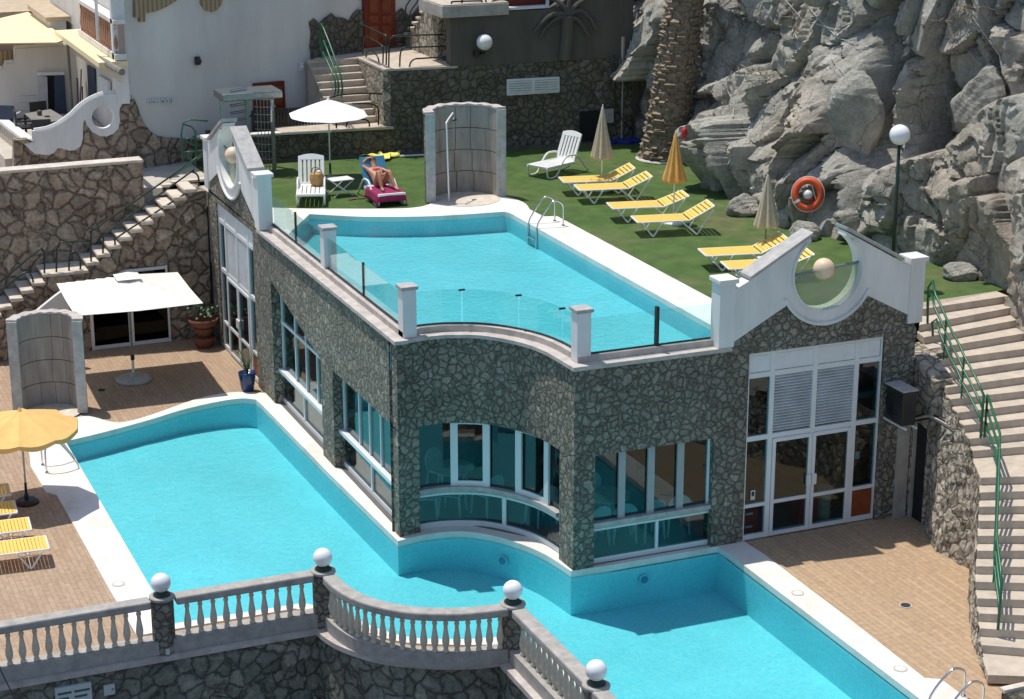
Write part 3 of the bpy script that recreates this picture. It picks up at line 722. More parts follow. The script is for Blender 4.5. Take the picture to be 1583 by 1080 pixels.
for i, ((x, y), lb) in enumerate(zip((P1, P2, P3, P4), ('by the white pool edge, leftmost of four', 'where the straight railing meets the curved railing', 'at the right end of the curved railing', 'nearest the bottom edge of the picture'))):
    th = thing('stone_pier', 'round-cornered stone pier with flat cap ' + lb, 'pillar', (x, y, -.06), group='stone piers of the near balustrade')
    MB().lathe([(.20, 0.002), (.20, .99)], (0, 0, 0), 14).build('shaft', 'facade_stone', th)
    MB().lathe([(.215, .992), (.225, 1.0), (.225, 1.04), (.21, 1.055)], (0, 0, 0), 16).build('cap', 'rail_grey', th)
    MB().box(-.035, .035, -.24, -.2, .03, .13).build('socket_box', 'sign_white', th)
    th = thing('globe_lamp', 'white globe lamp on a stone pier, ' + lb, 'lamp', (x, y, .997), group=LG)
    MB().lathe([(.15, 0), (.15, .02), (.12, .04), (.10, .07)], (0, 0, 0), 16).build('base', 'dark_green_paint', th)
    MB().ball((0, 0, .225), .17, 24).build('globe', 'globe_white', th, smooth=True)
# signs on the wall
s_ = thing('notice_board', 'white framed notice board with two panels on the stone wall under the railing', 'sign', (4.65, 30.24, -.6))
MB().box(4.33, 4.94, 30.21, 30.27, -.95, -.29).build('board', 'sign_white', s_, world=True)
pn = MB()
for x0, x1 in ((4.37, 4.60), (4.65, 4.91)):
    for k in range(5):
        z = -.36 - k * .1; pn.box(x0, x1 - .05 * ((k * 7) % 3), 30.204, 30.209, z - .06, z - .02)
pn.build('print', 'sign_green', s_, world=True)
s_ = thing('small_plate', 'small square white plate beside the notice board on the stone wall', 'sign', (5.24, 30.22, -.6))
MB().box(5.15, 5.34, 30.24, 30.27, -.60, -.41).build('plate', 'sign_white', s_, world=True)
MB().lathe([(.018, 0), (.018, .01)], (0, 0, 0), 10).build('dot', 'mark_dark', s_).location = (.06, .015, .1)
cb = MB().tube([onY(-6, 1022, 30.0), onY(28, 1090, 29.6)], .012, 6); tag(cb.build('cable', 'black_iron'), 'thin black cable crossing the bottom left corner', 'cable')
# ================= SURROUNDINGS =================
def onPlane(px, py, p0, p1, off=0):
    d = ray(px, py); t = Vector((p1[0] - p0[0], p1[1] - p0[1])).normalized(); n = Vector((-t.y, t.x))
    P0 = Vector(p0) + n * off; k = n.dot(P0) / (n.x * d.x + n.y * d.y); return d * k + Vector((0, 0, CAMZ))
def pixwall(mb, pts, p0, p1, d0, d1, holes=()):    # outline seen on the vertical plane p0-p1, extruded from offset d0 to d1 (+ = away)
    from mathutils.geometry import tessellate_polygon
    t = Vector((p1[0] - p0[0], p1[1] - p0[1])).normalized(); n = Vector((-t.y, t.x))
    loops = [[onPlane(x, y, p0, p1) for x, y in L] for L in [pts] + list(holes)]
    uz = [[Vector(((p.x - p0[0]) * t.x + (p.y - p0[1]) * t.y, p.z, 0)) for p in L] for L in loops]
    flat = [p for L in loops for p in L]; N = len(flat); nn = Vector((n.x, n.y, 0))
    tr = tessellate_polygon(uz); fs = [tuple(q) for q in tr] + [tuple(i + N for i in reversed(q)) for q in tr]
    o = 0
    for L in loops:
        m = len(L); fs += [(o + i, o + (i + 1) % m, N + o + (i + 1) % m, N + o + i) for i in range(m)]; o += m
    mb.add([p + nn * d0 for p in flat] + [p + nn * d1 for p in flat], fs); return mb
def z4(L, ox=0, oy=0, s=4.5): return [(ox + x / s, oy + y / s) for x, y in L]
def circ(cx, cy, rx, ry, n=28): return [(cx + rx * math.cos(2 * PI * i / n), cy + ry * math.sin(2 * PI * i / n)) for i in range(n)]

# ---------------- patio: back wall under the stairs ----------------
pw = thing('patio_wall', 'brown stone wall under the left stairs with a sliding glass door', 'wall', (9, 48.1, 0))
w1 = MB(); w1.prism([(3.0, 0), (8.5, 0), (8.5, 2.06), (10.56, 2.06), (10.56, 0), (11.68, 0), (11.68, 3.45), (9.9, 2.35), (9.0, 1.95), (7.4, 1.8), (6.3, 1.0), (4.6, 0.05), (3, .05)], lambda p: (p[0], 48.12, p[1]), lambda p: (p[0], 48.9, p[1]))
w1.build('stone_face', 'terrace_stone', pw, world=True)
sd = MB(); X = [8.5, 9.53, 10.56]
for x in X: sd.box(x - .0 if x == 8.5 else x - .05, x + .08 if x != 10.56 else x, 48.08, 48.16, 0.0, 2.06)
sd.box(8.5, 10.56, 48.085, 48.155, 1.97, 2.05); sd.box(8.5, 10.56, 48.085, 48.155, .01, .10)
fr = sd.build('sliding_door', 'trim_white', pw, world=True)
MB().box(8.55, 10.52, 48.13, 48.14, .1, 1.97).build('pane', 'dark_glass', fr, world=True)
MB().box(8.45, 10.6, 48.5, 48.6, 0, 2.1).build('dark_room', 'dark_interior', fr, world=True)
ww = MB(); pixwall(ww, [(38, 498), (60, 478), (85, 458), (100, 447), (107, 449), (108, 560), (40, 575)], (3, 47.0), (12, 47.0), 0, .14)
tag(ww.build('garden_wall', 'white_plaster'), 'low white plastered wall with a sloping curved top behind the lower shower', 'wall')

# left stairs
sl_ = thing('left_stairs', 'long stone stairs climbing from the lower left to the lane by the white house', 'stairs', (9, 48.5, 0))
def stepsleft():
    segs = []
    n1 = 10; x0, z0, x1, z1 = 11.42, 4.02, 8.52, 2.18
    for i in range(n1): segs.append((x0 + (x1 - x0) * (i + 1) / n1, x0 + (x1 - x0) * i / n1, z0 + (z1 - z0) * (i) / n1 - .0))
    segs.append((7.42, 8.52, 2.18))
    n2 = 10; x0, z0, x1, z1 = 7.42, 1.98, 4.6, .2
    for i in range(n2): segs.append((x0 + (x1 - x0) * (i + 1) / n2, x0 + (x1 - x0) * i / n2, z0 + (z1 - z0) * i / n2))
    return segs
for (xa, xb, z) in stepsleft():
    MB().box(xa - .035, xb, 47.93, 49.0, z - .075, z).build('step', 'pale_stone', sl_, world=True, bev=.012)
sb = MB(); segs = stepsleft()
prof = []
for xa, xb, z in segs: prof += [(xb - .002, z - .078), (xa - .002, z - .078)]
prof += [(4.6, .0), (6.0, .0), (7.45, 1.62), (8.5, 1.70), (9.48, 2.10), (11.66, 3.50), (11.66, 3.94)]
sb.prism(prof, lambda p: (p[0], 48.0, p[1]), lambda p: (p[0], 48.98, p[1]))
sb.build('stringer', 'terrace_stone', sl_, world=True)
def rail(px, y, r=.022): return [onY(a, b, y) for a, b in px]
hr = thing('stair_railing', 'dark green tubular handrails with rounded ends along the left stairs', 'railing', (9, 48.1, 2.2))
for pts in ([(307, 288), (307, 275), (303, 268), (296, 266), (289, 270), (165, 360), (160, 368), (159, 402)], [(285, 300), (228, 336), (181, 367), (178, 374), (177, 391)],
            [(318, 234), (230, 296), (146, 354), (141, 362), (141, 412)], [(87, 430), (88, 386), (91, 378), (97, 374), (141, 372)], [(107, 427), (107, 398), (113, 389), (119, 391), (124, 402), (124, 424)],
            [(68, 443), (69, 395), (66, 388), (59, 387), (0, 436)], [(55, 452), (45, 420), (20, 434), (0, 450)]):
    MB().tube(spline(rail(pts, 48.06), 3), .024, 8).build('tube', 'dark_green_paint', hr, world=True, smooth=True)

# stone wall behind the stairs
lw = thing('boundary_wall', 'tall wall of large brown stones with pale flat top behind the left stairs', 'wall', (6, 49.1, 0))
MB().box(-3, 10.27, 49.02, 49.42, 0, 4.60).build('stone_face', 'terrace_stone', lw, world=True)
MB().box(-3, 10.30, 48.99, 49.46, 4.602, 4.68).build('coping', 'pale_stone', lw, world=True, bev=.02)
pk = MB()
for k, (x, z) in enumerate(((10.5, 3.9), (10.75, 3.97), (11.0, 4.03))): pk.box(x, x + 1.2, 48.99, 49.24, z - .2, z)
struct('lane_edge', pk, 'pale_stone')

# ---------------- upper back wall, landings and stairs ----------------
WA, WB = (14.0, 51.25), (24.75, 49.93)
bw = thing('back_wall', 'dark stone retaining wall with smooth dark plaster above, behind the lawn', 'wall', (19, 50.6, Z2))
def wl_(x): return WA[1] + (x - WA[0]) * (WB[1] - WA[1]) / (WB[0] - WA[0])
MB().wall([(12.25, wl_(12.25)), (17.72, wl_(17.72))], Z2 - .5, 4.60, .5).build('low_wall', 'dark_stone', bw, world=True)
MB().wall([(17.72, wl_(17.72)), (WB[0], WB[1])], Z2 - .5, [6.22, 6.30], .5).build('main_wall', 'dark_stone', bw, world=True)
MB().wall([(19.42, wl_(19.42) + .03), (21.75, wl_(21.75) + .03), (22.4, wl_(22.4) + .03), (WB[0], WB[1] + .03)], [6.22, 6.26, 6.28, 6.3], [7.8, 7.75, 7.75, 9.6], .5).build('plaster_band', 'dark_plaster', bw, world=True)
MB().wall([(12.3, wl_(12.3) - .05), (16.0, wl_(16.0) - .05)], 4.602, 4.66, .3).build('coping', 'coping_white', bw, world=True)
MB().wall([(24.45, 49.94), (25.6, 50.7)], Z2 - .3, 6.9, .4).build('end_wall', 'concrete', bw, world=True)
MB().wall([(12.4, wl_(12.4) - .10), (24.4, wl_(24.4) - .10)], Z2 - .01, Z2 + .06, .1).build('skirting', 'joint_dark', bw, world=True)
MB().plate([(12.25, 51.5), (17.72, 50.82), (17.72, 53.5), (12.25, 53.5)], 4.4, 4.60)
st2 = thing('upper_stairs', 'pale stone steps rising between the white umbrella and the white house', 'stairs', (17, 52, 4.6))
MB().plate([(14.6, wl_(14.6) - .04), (17.74, wl_(17.74) - .04), (17.74, 52.2), (14.6, 52.2)], 4.603, 4.67).build('landing', 'step_stone', st2, world=True)
for i in range(9):
    z = 4.67 + .178 * (i + 1); y = 51.55 + .19 * i; xl = 16.25 - .03 * i
    MB().box(xl, 17.5, y - .03, y + .26, z - .085, z).build('step', 'step_stone', st2, world=True, bev=.015)
bs = MB()
for i in range(9): bs.box(16.28 - .03 * i, 17.5, 51.55 + .19 * i, 53.3 - .0 + .001 * i, 4.5, 4.67 + .178 * (i + 1) - .087)
bs.build('base', 'step_stone', st2, world=True)
lp = thing('entrance_landing', 'raised pale landing with lit rough stone side, in front of the red wooden door', 'landing', (18.5, 52, 4.6))
MB().plate([(17.5, wl_(17.5) - .01), (19.6, wl_(19.6) - .01), (19.6, 54.6), (16.3, 54.6), (16.3, 53.3), (17.5, 53.3)], 6.222, 6.28).build('landing_floor', 'step_stone', lp, world=True)
MB().plate([(17.51, 50.9), (17.72, 50.85), (17.72, 53.3), (17.51, 53.3)], 4.6, 6.221).build('side_wall', 'stair_stone', lp, world=True)
MB().plate([(17.72, 51.4), (19.6, 51.4), (19.6, 54.6), (17.72, 54.6)], 4.6, 6.215).build('core', 'joint_dark', lp, world=True)
# third flight, seen from the side
f3 = thing('top_stairs', 'short flight of stone steps with lit rough side below the top slab', 'stairs', (20, 51.5, 6.3))
sd3 = MB(); pf = [(628, 103), (626, 60), (628, 52), (634, 50), (634, 43), (641, 42), (641, 35), (646, 34), (646, 26), (651, 25), (651, 17), (657, 16), (657, 10), (680, 15), (683, 30), (678, 31), (676, 98)]
P3d = [onX(x, y, 19.45) for x, y in pf]
sd3.prism([(p.y, p.z) for p in P3d], lambda p: (19.45, p[0], p[1]), lambda p: (19.75, p[0], p[1])); sd3.build('side_wall', 'stair_stone', f3, world=True)
for (x, y) in ((630, 51), (637, 42), (643, 34), (649, 26), (655, 17)):
    p = onX(x, y, 19.5); MB().box(19.4, 20.6, p.y - .12, p.y + .13, p.z - .07, p.z + .01).build('step', 'step_stone', f3, world=True, bev=.02)
a_ = onY(683, 28, 50.35); b_2 = onY(785, 9, 50.4)
ts_ = thing('top_slab', 'pale concrete landing slab with light front edge at the top of the dark wall', 'landing', (20.7, 50.9, 7.7))
MB().box(a_.x, b_2.x, 50.3, 52.2, a_.z, a_.z + .33).build('slab', 'concrete', ts_, world=True, bev=.015)
MB().box(a_.x + .02, b_2.x - .02, 50.32, 52.18, a_.z + .332, a_.z + .36).build('slab_top', 'step_stone', ts_, world=True)
zt_ = a_.z + .36
tr_ = thing('top_railing', 'black rounded railing hoops on the top slab, cut by the upper edge', 'railing', (20.7, 50.5, zt_))
for x0, x1, h in ((698, 745, 12), (714, 751, 30), (760, 784, 14)):
    pts = [(x0, 14), (x0, 4), (x0 + 5, 14 - h), (x1 - 4, 13 - h), (x1, 2), (x1, 12)]
    MB().tube(spline([onY(px_, py_, 50.5) for px_, py_ in pts], 3), .025, 7).build('hoop', 'black_iron', tr_, world=True, smooth=True)
tw = MB(); tw.box(b_2.x + .02, b_2.x + 1.25, 50.35, 50.6, a_.z + .12, a_.z + .19); tw.box(b_2.x + 1.2, b_2.x + 1.26, 50.4, 50.5, a_.z + .19, a_.z + 1.4)
tag(tw.build('window_ledge', 'trim_white'), 'thin white ledge with upright beside the top slab on the dark wall', 'ledge')
tb = MB().box(b_2.x + .02, b_2.x + 1.2, 50.75, 50.9, a_.z - .5, a_.z + 2.2); tag(tb.build('door_panel', 'red_door'), 'dark red panel behind the thin white ledge at the top', 'panel')
mw = MB(); mw.box(20.6, 24.6, 51.2, 51.6, 7.0, 9.5); tag(mw.build('upper_wall', 'dark_plaster'), 'dark plastered wall at the top behind the palm relief', 'wall')

# railings of the landings
def railing(name, lab, tubes, fn, r=.024, mat='dark_green_paint', loc=(17, 51.5, 5)):
    t = thing(name, lab, 'railing', loc)
    for pts in tubes: MB().tube(spline([fn(*q) for q in pts], 3), r, 8).build('tube', mat, t, world=True, smooth=True)
    return t
railing('landing_railing', 'dark railing with rounded corners round the edge of the upper landing', [
    [(601, 103), (602, 66), (606, 58), (615, 55), (686, 53)], [(618, 103), (619, 82), (624, 74), (632, 73), (688, 71)], [(633, 103), (635, 96), (641, 91), (650, 90), (688, 88)]], lambda a, b: onY(a, b, 50.9))
railing('door_railing', 'dark sloping railing beside the red wooden door', [
    [(555, 78), (555, 42), (559, 38), (590, 52), (597, 58), (597, 100)], [(561, 84), (562, 62), (567, 57), (588, 68), (592, 76), (592, 98)], [(566, 88), (568, 80), (574, 78), (583, 86), (586, 96)]], lambda a, b: onX(a, b, 17.6))
railing('steps_railing', 'pale green metal handrails down the upper steps', [
    [(498, 90), (495, 45), (500, 43), (527, 118), (528, 150)], [(500, 62), (522, 122), (522, 148)], [(499, 80), (518, 124), (517, 150)]], lambda a, b: onX(a, b, 16.35), mat='green_paint', r=.026)
railing('lower_landing_railing', 'black railing hoops behind the open white umbrella', [
    [(600, 192), (600, 152), (595, 146), (570, 144), (530, 146), (510, 150)], [(585, 193), (585, 170), (580, 163), (570, 160), (545, 160)], [(571, 195), (570, 188), (562, 184), (540, 186), (535, 196)], [(520, 198), (520, 188)]], lambda a, b: onY(a, b, 51.0), mat='black_iron')
railing('far_railing', 'dark thin railing curling up beside the red door', [[(629, 48), (627, 14), (634, 0), (640, -12)], [(633, 46), (634, 20), (644, 4), (652, -10)]], lambda a, b: onY(a, b, 53.5))

# ---------------- white house ----------------
HA, HB, HC = (10.55, 51.62), (13.3, 52.544), (21.2, 55.2)
wh = thing('white_house', 'tall white plastered house with rough stone patches at its foot', 'house', (15, 52, Z2))
hm = MB().wall([HA, HB, HC], 3.0, 8.9, .3); hm.wall([(10.56, 63), (10.56, 51.93)], 4.0, 8.9, .3)
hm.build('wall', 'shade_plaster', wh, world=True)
ck = MB(); pixwall(ck, [(199, 158), (206, 152), (211, 163), (216, 180), (222, 192), (232, 203), (243, 210), (258, 212), (275, 213), (300, 214), (326, 213), (340, 280), (199, 280)], HA, HC, -.06, .02)
ck.build('stone_cladding', 'terrace_stone', wh, world=True)
ck = MB(); pixwall(ck, [(477, 34), (484, 28), (492, 36), (500, 28), (512, 20), (517, 26), (530, 27), (538, 32), (545, 20), (552, 14), (560, 16), (560, 90), (600, 90), (608, 22), (620, 12), (632, 26), (640, 18), (650, 5), (662, -4), (662, 100), (600, 210), (505, 200), (497, 140), (488, 120), (480, 90), (478, 70), (480, 50)], HB, HC, -.07, .02)
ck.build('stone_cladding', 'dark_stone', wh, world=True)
for px_, lb in ((((558, -18), (607, -18), (608, 68), (561, 74)), 'red-brown panelled wooden door of the white house'), (((390, 128), (436, 124), (440, 205), (392, 208)), 'dark red door')):
    d_ = MB(); pixwall(d_, px_, HB, HC, -.12, -.02); dd = d_.build('front_door', 'red_door', wh, world=True); dd['label'] = lb
    x0, y0 = px_[0]; x1, y1 = px_[2]; q = MB()
    for a in (.18, .58):
        for b, c in ((.06, .42), (.48, .60), (.66, .94)):
            xa = x0 + (x1 - x0) * a; xb = x0 + (x1 - x0) * (a + .26); pixwall(q, [(xa, y0 + (y1 - y0) * b), (xb, y0 + (y1 - y0) * b), (xb, y0 + (y1 - y0) * c), (xa, y0 + (y1 - y0) * c)], HB, HC, -.14, -.10)
    q.build('door_moulding', 'wood_panel', dd, world=True)
q = MB(); pixwall(q, [(213, -8), (275, -8), (272, -1), (255, 10), (238, 17), (222, 20), (222, 33), (213, 33)], HA, HB, -.09, -.01); q.build('canvas_opening', 'striped_canvas', wh, world=True)
q = MB(); pixwall(q, [(307, -8), (343, -8), (340, 6), (333, 15), (325, 18), (315, 15), (309, 6)], HA, HC, -.09, -.01); q.build('round_canvas', 'striped_canvas', wh, world=True)
q = MB(); pixwall(q, [(205, -8), (216, -8), (216, 26), (205, 26)], HA, HB, -.14, -.01); q.build('shutter_post', 'striped_canvas', wh, world=True)
s_ = thing('tile_sign', 'row of small ceramic letter tiles on the white house wall', 'sign', onPlane(246, 155, HA, HB, -.04))
for i in range(6):
    x = 226 + i * 7.0; q = MB(); yy = 152.0 - i * .25; pixwall(q, [(x, yy), (x + 6.4, yy - .2), (x + 6.4, yy + 7.8), (x, yy + 8)], HA, HB, -.05, -.005)
    tl = q.build('tile', 'louvre_white', s_, world=True)
    q = MB(); mk = [[(2.6, 4), (3.8, 4), (3.8, 6.4), (2.6, 6.4)], [(2, 5.6), (3, 3.6), (4.2, 5.6), (4.2, 6.2), (2, 6.2)], [(2, 6), (2.9, 4), (4, 6)], [(1.6, 5.6), (3.6, 3.2), (4.2, 3.2), (4.2, 6.2), (1.6, 6.2)], [(2.4, 2.6), (3.2, 2.6), (3.2, 6.6), (2.4, 6.6)], [(2.2, 2.2), (3.2, 2.2), (3.2, 6.6), (2.2, 6.6)]][i]
    pixwall(q, [(x + a, yy + b) for a, b in mk], HA, HB, -.056, -.051); q.build('letter', 'mark_dark', tl, world=True)
def wall_lamp(px_, lab, m, r=.10):
    p = onPlane(*px_, HA, HC if px_[0] > 400 else HB, -.12); t = thing('wall_lamp', lab, 'lamp', p)
    MB().box(-.07, .07, .0, .12, -.11, .11).build('box', m, t); MB().ball((.0, -.06, 0), r, 14).build('shade', m, t, smooth=True)
wall_lamp((306, 94), 'small black bulkhead lamp on the white house wall', 'black_plastic', .09)
wall_lamp((466, 103), 'small grey wall light left of the upper steps', 'louvre_white', .06)
# scalloped terrace wall
tf = thing('scalloped_wall', 'white wall with a curved top and a round hole over a brown stone base', 'wall', (9, 51.6, Z2))
FA, FB = (7.0, 51.58), (10.6, 51.6)
top_ = [(160, 995), (175, 988), (240, 985), (240, 915), (285, 908), (330, 900), (370, 885), (410, 865), (450, 838), (500, 800), (530, 768), (560, 740), (600, 710), (640, 688), (680, 670), (720, 658), (770, 652), (832, 648), (832, 585), (906, 580)]
low_ = [(908, 690), (880, 698), (850, 720), (832, 750), (828, 790), (834, 840), (822, 890), (790, 925), (740, 947), (690, 942), (640, 915), (605, 870), (590, 828), (578, 850), (575, 900), (575, 960), (560, 1015), (520, 1042), (480, 1046), (430, 1030), (400, 1028), (375, 1062), (340, 1074), (300, 1074), (240, 1066), (205, 1035)]
hole = z4(circ(715, 815, 78, 78))
q = MB(); pixwall(q, z4(top_ + low_), FA, FB, -.03, .16, [hole]); q.build('white_panel', 'white_plaster', tf, world=True)
q = MB(); pixwall(q, z4([(100, 985), (160, 1000), (250, 1000), (335, 920), (410, 890), (510, 820), (575, 760), (650, 712), (725, 680), (840, 668), (915, 660), (925, 1300), (100, 1300)]), FA, FB, .01, .15, [z4(circ(715, 815, 82, 82))]); q.build('stone_base', 'terrace_stone', tf, world=True)
q = MB()
for a, b in zip(top_[:-1], top_[1:]):
    A = onPlane(a[0] / 4.5, a[1] / 4.5, FA, FB); B = onPlane(b[0] / 4.5, b[1] / 4.5, FA, FB)
    q.tube([A + Vector((0, .06, .02)), B + Vector((0, .06, .02))], .07, 6)
q.build('rim', 'white_plaster', tf, world=True)
# terrace
mb = MB().box(7.2, 10.5, 51.8, 58.1, 3.9, 4.4); struct('terrace_floor', mb, 'paving')
tp = thing('terrace_parapet', 'white parapet with cream balusters at the far left, below the terrace chairs', 'balustrade', (7.5, 53, 4))
q = MB(); pA = onZ(35, 214, 4.9); pB = onZ(-6, 183, 4.9); q.wall([(pA.x, pA.y), (pB.x, pB.y)], 4.82, 4.9, -.28); q.build('handrail', 'white_plaster', tp, world=True)
dv = Vector((pB.x - pA.x, pB.y - pA.y)); L_ = dv.length; dv.normalize()
q = MB(); q.wall([(pA.x, pA.y), (pB.x, pB.y)], 3.3, 4.22, -.28); q.build('base', 'white_plaster', tp, world=True)
for i in range(13):
    p = Vector((pA.x, pA.y)) + dv * (L_ * (i + .7) / 13) ; MB().lathe([(r * 1.3, z * .95) for r, z in bal_prof], (p.x + .1, p.y, 4.222), 8).build('baluster', 'baluster_cream', tp, world=True, smooth=True)
q = MB(); pixwall(q, z4([(100, 975), (190, 968), (240, 985), (160, 1000), (160, 1300), (95, 1300)]), (7.0, 51.5), (10, 51.5), 0, .3); q.build('end_pier', 'terrace_stone', tp, world=True)
# terrace back wall
BA, BB = (6.5, 57.9), (11, 57.9)
bk = thing('terrace_back_wall', 'white garden wall with a stepped left end behind the terrace table', 'wall', (9, 57.9, 4.4))
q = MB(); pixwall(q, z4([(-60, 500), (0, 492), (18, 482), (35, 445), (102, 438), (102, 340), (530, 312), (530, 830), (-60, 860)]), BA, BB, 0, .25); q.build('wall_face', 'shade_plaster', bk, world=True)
q = MB()
for a, b in (((102, 340), (530, 312)), ((35, 445), (102, 438)), ((-20, 490), (18, 482))):
    A = onPlane(a[0] / 4.5, a[1] / 4.5, BA, BB); B = onPlane(b[0] / 4.5, b[1] / 4.5, BA, BB); q.tube([A + Vector((0, .1, .02)), B + Vector((0, .1, .02))], .08, 6)
q.build('coping', 'white_plaster', bk, world=True)
q = MB(); pixwall(q, z4([(-40, 355), (98, 350), (98, 432), (-40, 470)]), (6.5, 58.3), (11, 58.3), 0, .05); tag(q.build('striped_curtain', 'striped_canvas'), 'brown striped canvas under the cream sun sail', 'curtain')
dr = thing('terrace_door', 'dark blue shuttered double door standing ajar in the white terrace wall', 'door', onPlane(79, 176, BA, BB, -.05))
q = MB(); pixwall(q, z4([(258, 498), (440, 494), (440, 515), (258, 520)]), BA, BB, -.14, -.01); q.build('lintel', 'trim_white', dr, world=True)
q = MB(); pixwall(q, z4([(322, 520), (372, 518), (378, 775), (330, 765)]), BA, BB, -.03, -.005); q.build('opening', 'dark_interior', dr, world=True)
q = MB(); pixwall(q, z4([(268, 522), (324, 530), (332, 765), (275, 750)]), BA, BB, -.10, -.035); q.build('shutter', 'curtain', dr, world=True)
q = MB(); pixwall(q, z4([(372, 518), (442, 515), (462, 792), (380, 785)]), BA, BB, -.12, -.035); q.build('shutter', 'blue_shutter', dr, world=True)
# terrace furniture
tb = thing('patio_table', 'square grey patio table with a small green jar on the terrace', 'table', (8.9, 54.3, 4.4))
tq = [onZ(a / 4.5, b / 4.5, 5.1) for a, b in ((172, 790), (352, 760), (470, 830), (250, 862))]
q = MB(); q.prism([(p.x, p.y) for p in tq], lambda p: (p[0], p[1], 5.07), lambda p: (p[0], p[1], 5.11)); q.build('table_top', 'grey_wood', tb, world=True)
for p in tq: MB().box(p.x - .03, p.x + .03, p.y - .03, p.y + .03, 4.4, 5.068).build('leg', 'black_iron', tb, world=True)
c_ = sum(tq, Vector()) / 4
jr = MB().lathe([(.05, 0), (.07, .05), (.07, .12), (.05, .14)], (c_.x - .1, c_.y + .2, 5.112), 12); tag(jr.build('jar', 'leaf', smooth=True), 'small green jar on the terrace table', 'jar')
ds_ = MB().lathe([(.06, 0), (.08, .02)], (c_.x + .05, c_.y - .1, 5.112), 12); tag(ds_.build('ashtray', 'black_plastic', smooth=True), 'small dark dish on the terrace table', 'dish')
def chair(lab, loc, rz, m, m2=None, grp=None):
    t = thing('patio_chair', lab, 'chair', loc, rz, grp)
    MB().box(-.25, .25, -.25, .25, .40, .45).build('seat', m2 or m, t, bev=.01); MB().box(-.25, .25, .22, .27, .46, .9).build('backrest', m2 or m, t, bev=.01)
    for x in (-.22, .22):
        for y in (-.22, .22): MB().box(x - .02, x + .02, y - .02, y + .02, 0, .40).build('leg', m, t)
        MB().box(x - .025, x + .025, -.22, .24, .60, .64).build('armrest', m, t)
    return t
p = onZ(70 / 4.5, 830 / 4.5, 4.85); chair('white rattan armchair with a blue cushion by the terrace wall', (p.x, p.y, 4.4), 2.6, 'curtain', 'blue_shutter')
chair('black chair tucked under the near left corner of the terrace table', (tq[0].x - .1, tq[0].y - .5, 4.4), 1.5, 'black_plastic')
chair('black chair behind the terrace table', (c_.x + .1, c_.y + 1.1, 4.4), .2, 'black_plastic')
chair('black chair in front of the terrace table', (c_.x - .3, c_.y - 1.2, 4.4), 3.0, 'black_plastic')
rk = thing('metal_rack', 'thin grey metal rack standing beside the blue shuttered door', 'rack', (8.9, 57.4, 4.4))
for z in (.3, .55, .8, 1.0): MB().tube([onPlane(132 / 4.5, 665 / 4.5, BA, BB, -.3) * 1, onPlane(255 / 4.5, 662 / 4.5, BA, BB, -.3)], .012, 6).build('bar', 'wire_grey', rk, world=True).location.z += (z - 1.0)
br = MB()
for a, b, c, d in ((536, 540, 545, 740), (565, 480, 560, 730), (572, 600, 575, 735)): br.tube([onPlane(a / 4.5, b / 4.5, BA, BB, -.25), onPlane(c / 4.5, d / 4.5, BA, BB, -.35)], .02, 6)
tag(br.build('brooms', 'black_plastic'), 'dark broom handles leaning in the terrace corner', 'broom')
# side face of the house: awning, doors, balcony
def onS(x, y, off=0): return onX(x / 4.5, y / 4.5, 10.54 - off)
def sidepoly(mb, pts, d0, d1):
    P = [onS(*p) for p in pts]; mb.prism([(p.y, p.z) for p in P], lambda p: (10.54 - d0, p[0], p[1]), lambda p: (10.54 - d1, p[0], p[1])); return mb
q = sidepoly(MB(), [(620, 452), (665, 478), (672, 690), (628, 680)], .01, .06); q.build('side_door', 'blue_shutter', wh, world=True)
q = sidepoly(MB(), [(700, 520), (770, 560), (775, 640), (705, 640)], .01, .09); q.build('side_shutter', 'trim_white', wh, world=True)
aw = thing('awning', 'beige scalloped awning valance with grey cassette along the house side', 'awning', (10, 54, 6.2))
q = MB(); A0 = onS(505, 300, .55); A1 = onS(850, 500, .55)
q.tube([A0, A1], .09, 8); q.build('cassette', 'grey_wood', aw, world=True)
q = MB(); n = 22
for i in range(n):
    a = A0.lerp(A1, i / n); b = A0.lerp(A1, (i + 1) / n); m_ = (a + b) / 2; h = .33
    q.add([a, b, b - Vector((0, 0, h * .8)), m_ - Vector((0, 0, h)), a - Vector((0, 0, h * .8))], [(0, 1, 2, 3, 4)])
q.build('valance', 'beige_cloth', aw, world=True)
bl = thing('balcony', 'cream balcony ledge with terracotta balusters on the side of the white house', 'balcony', (10, 53, 6.9))
q = MB(); B0 = onX(195, 92, 10.5); B1 = onX(150, 62, 10.5)
q.box(9.75, 10.53, B0.y - .1, B1.y + 2.5, B0.z - .16, B0.z - .02); q.build('slab', 'sail_cloth', bl, world=True)
for (za, zb, m) in ((.0, .16, 'coping_white'), (.95, 1.06, 'coping_white')): MB().box(10.2, 10.52, B0.y - .05, B1.y + 1.2, B0.z + za, B0.z + zb).build('band', m, bl, world=True)
MB().box(10.35, 10.5, B0.y, B1.y + 1.2, B0.z + .16, B0.z + .949).build('infill', 'pink_wall', bl, world=True)
for i in range(16):
    y = B0.y + .12 + i * (B1.y + 1.0 - B0.y) / 16; MB().lathe([(r * 1.1, z * 1.24) for r, z in bal_prof], (10.27, y, B0.z + .162), 8).build('baluster', 'brick_orange', bl, world=True, smooth=True)
cp = MB(); cp.box(10.2, 10.55, 51.5, 51.75, 5.7, 9.5) ; tag(cp.build('downpipe_pier', 'white_plaster'), 'narrow white corner pier at the left edge of the white house', 'pier')
gn = MB().tube([onX(148, -5, 10.0), onX(152, 62, 10.0)], .045, 8); tag(gn.build('pole', 'trim_white'), 'slim white pole in front of the balcony', 'pole')
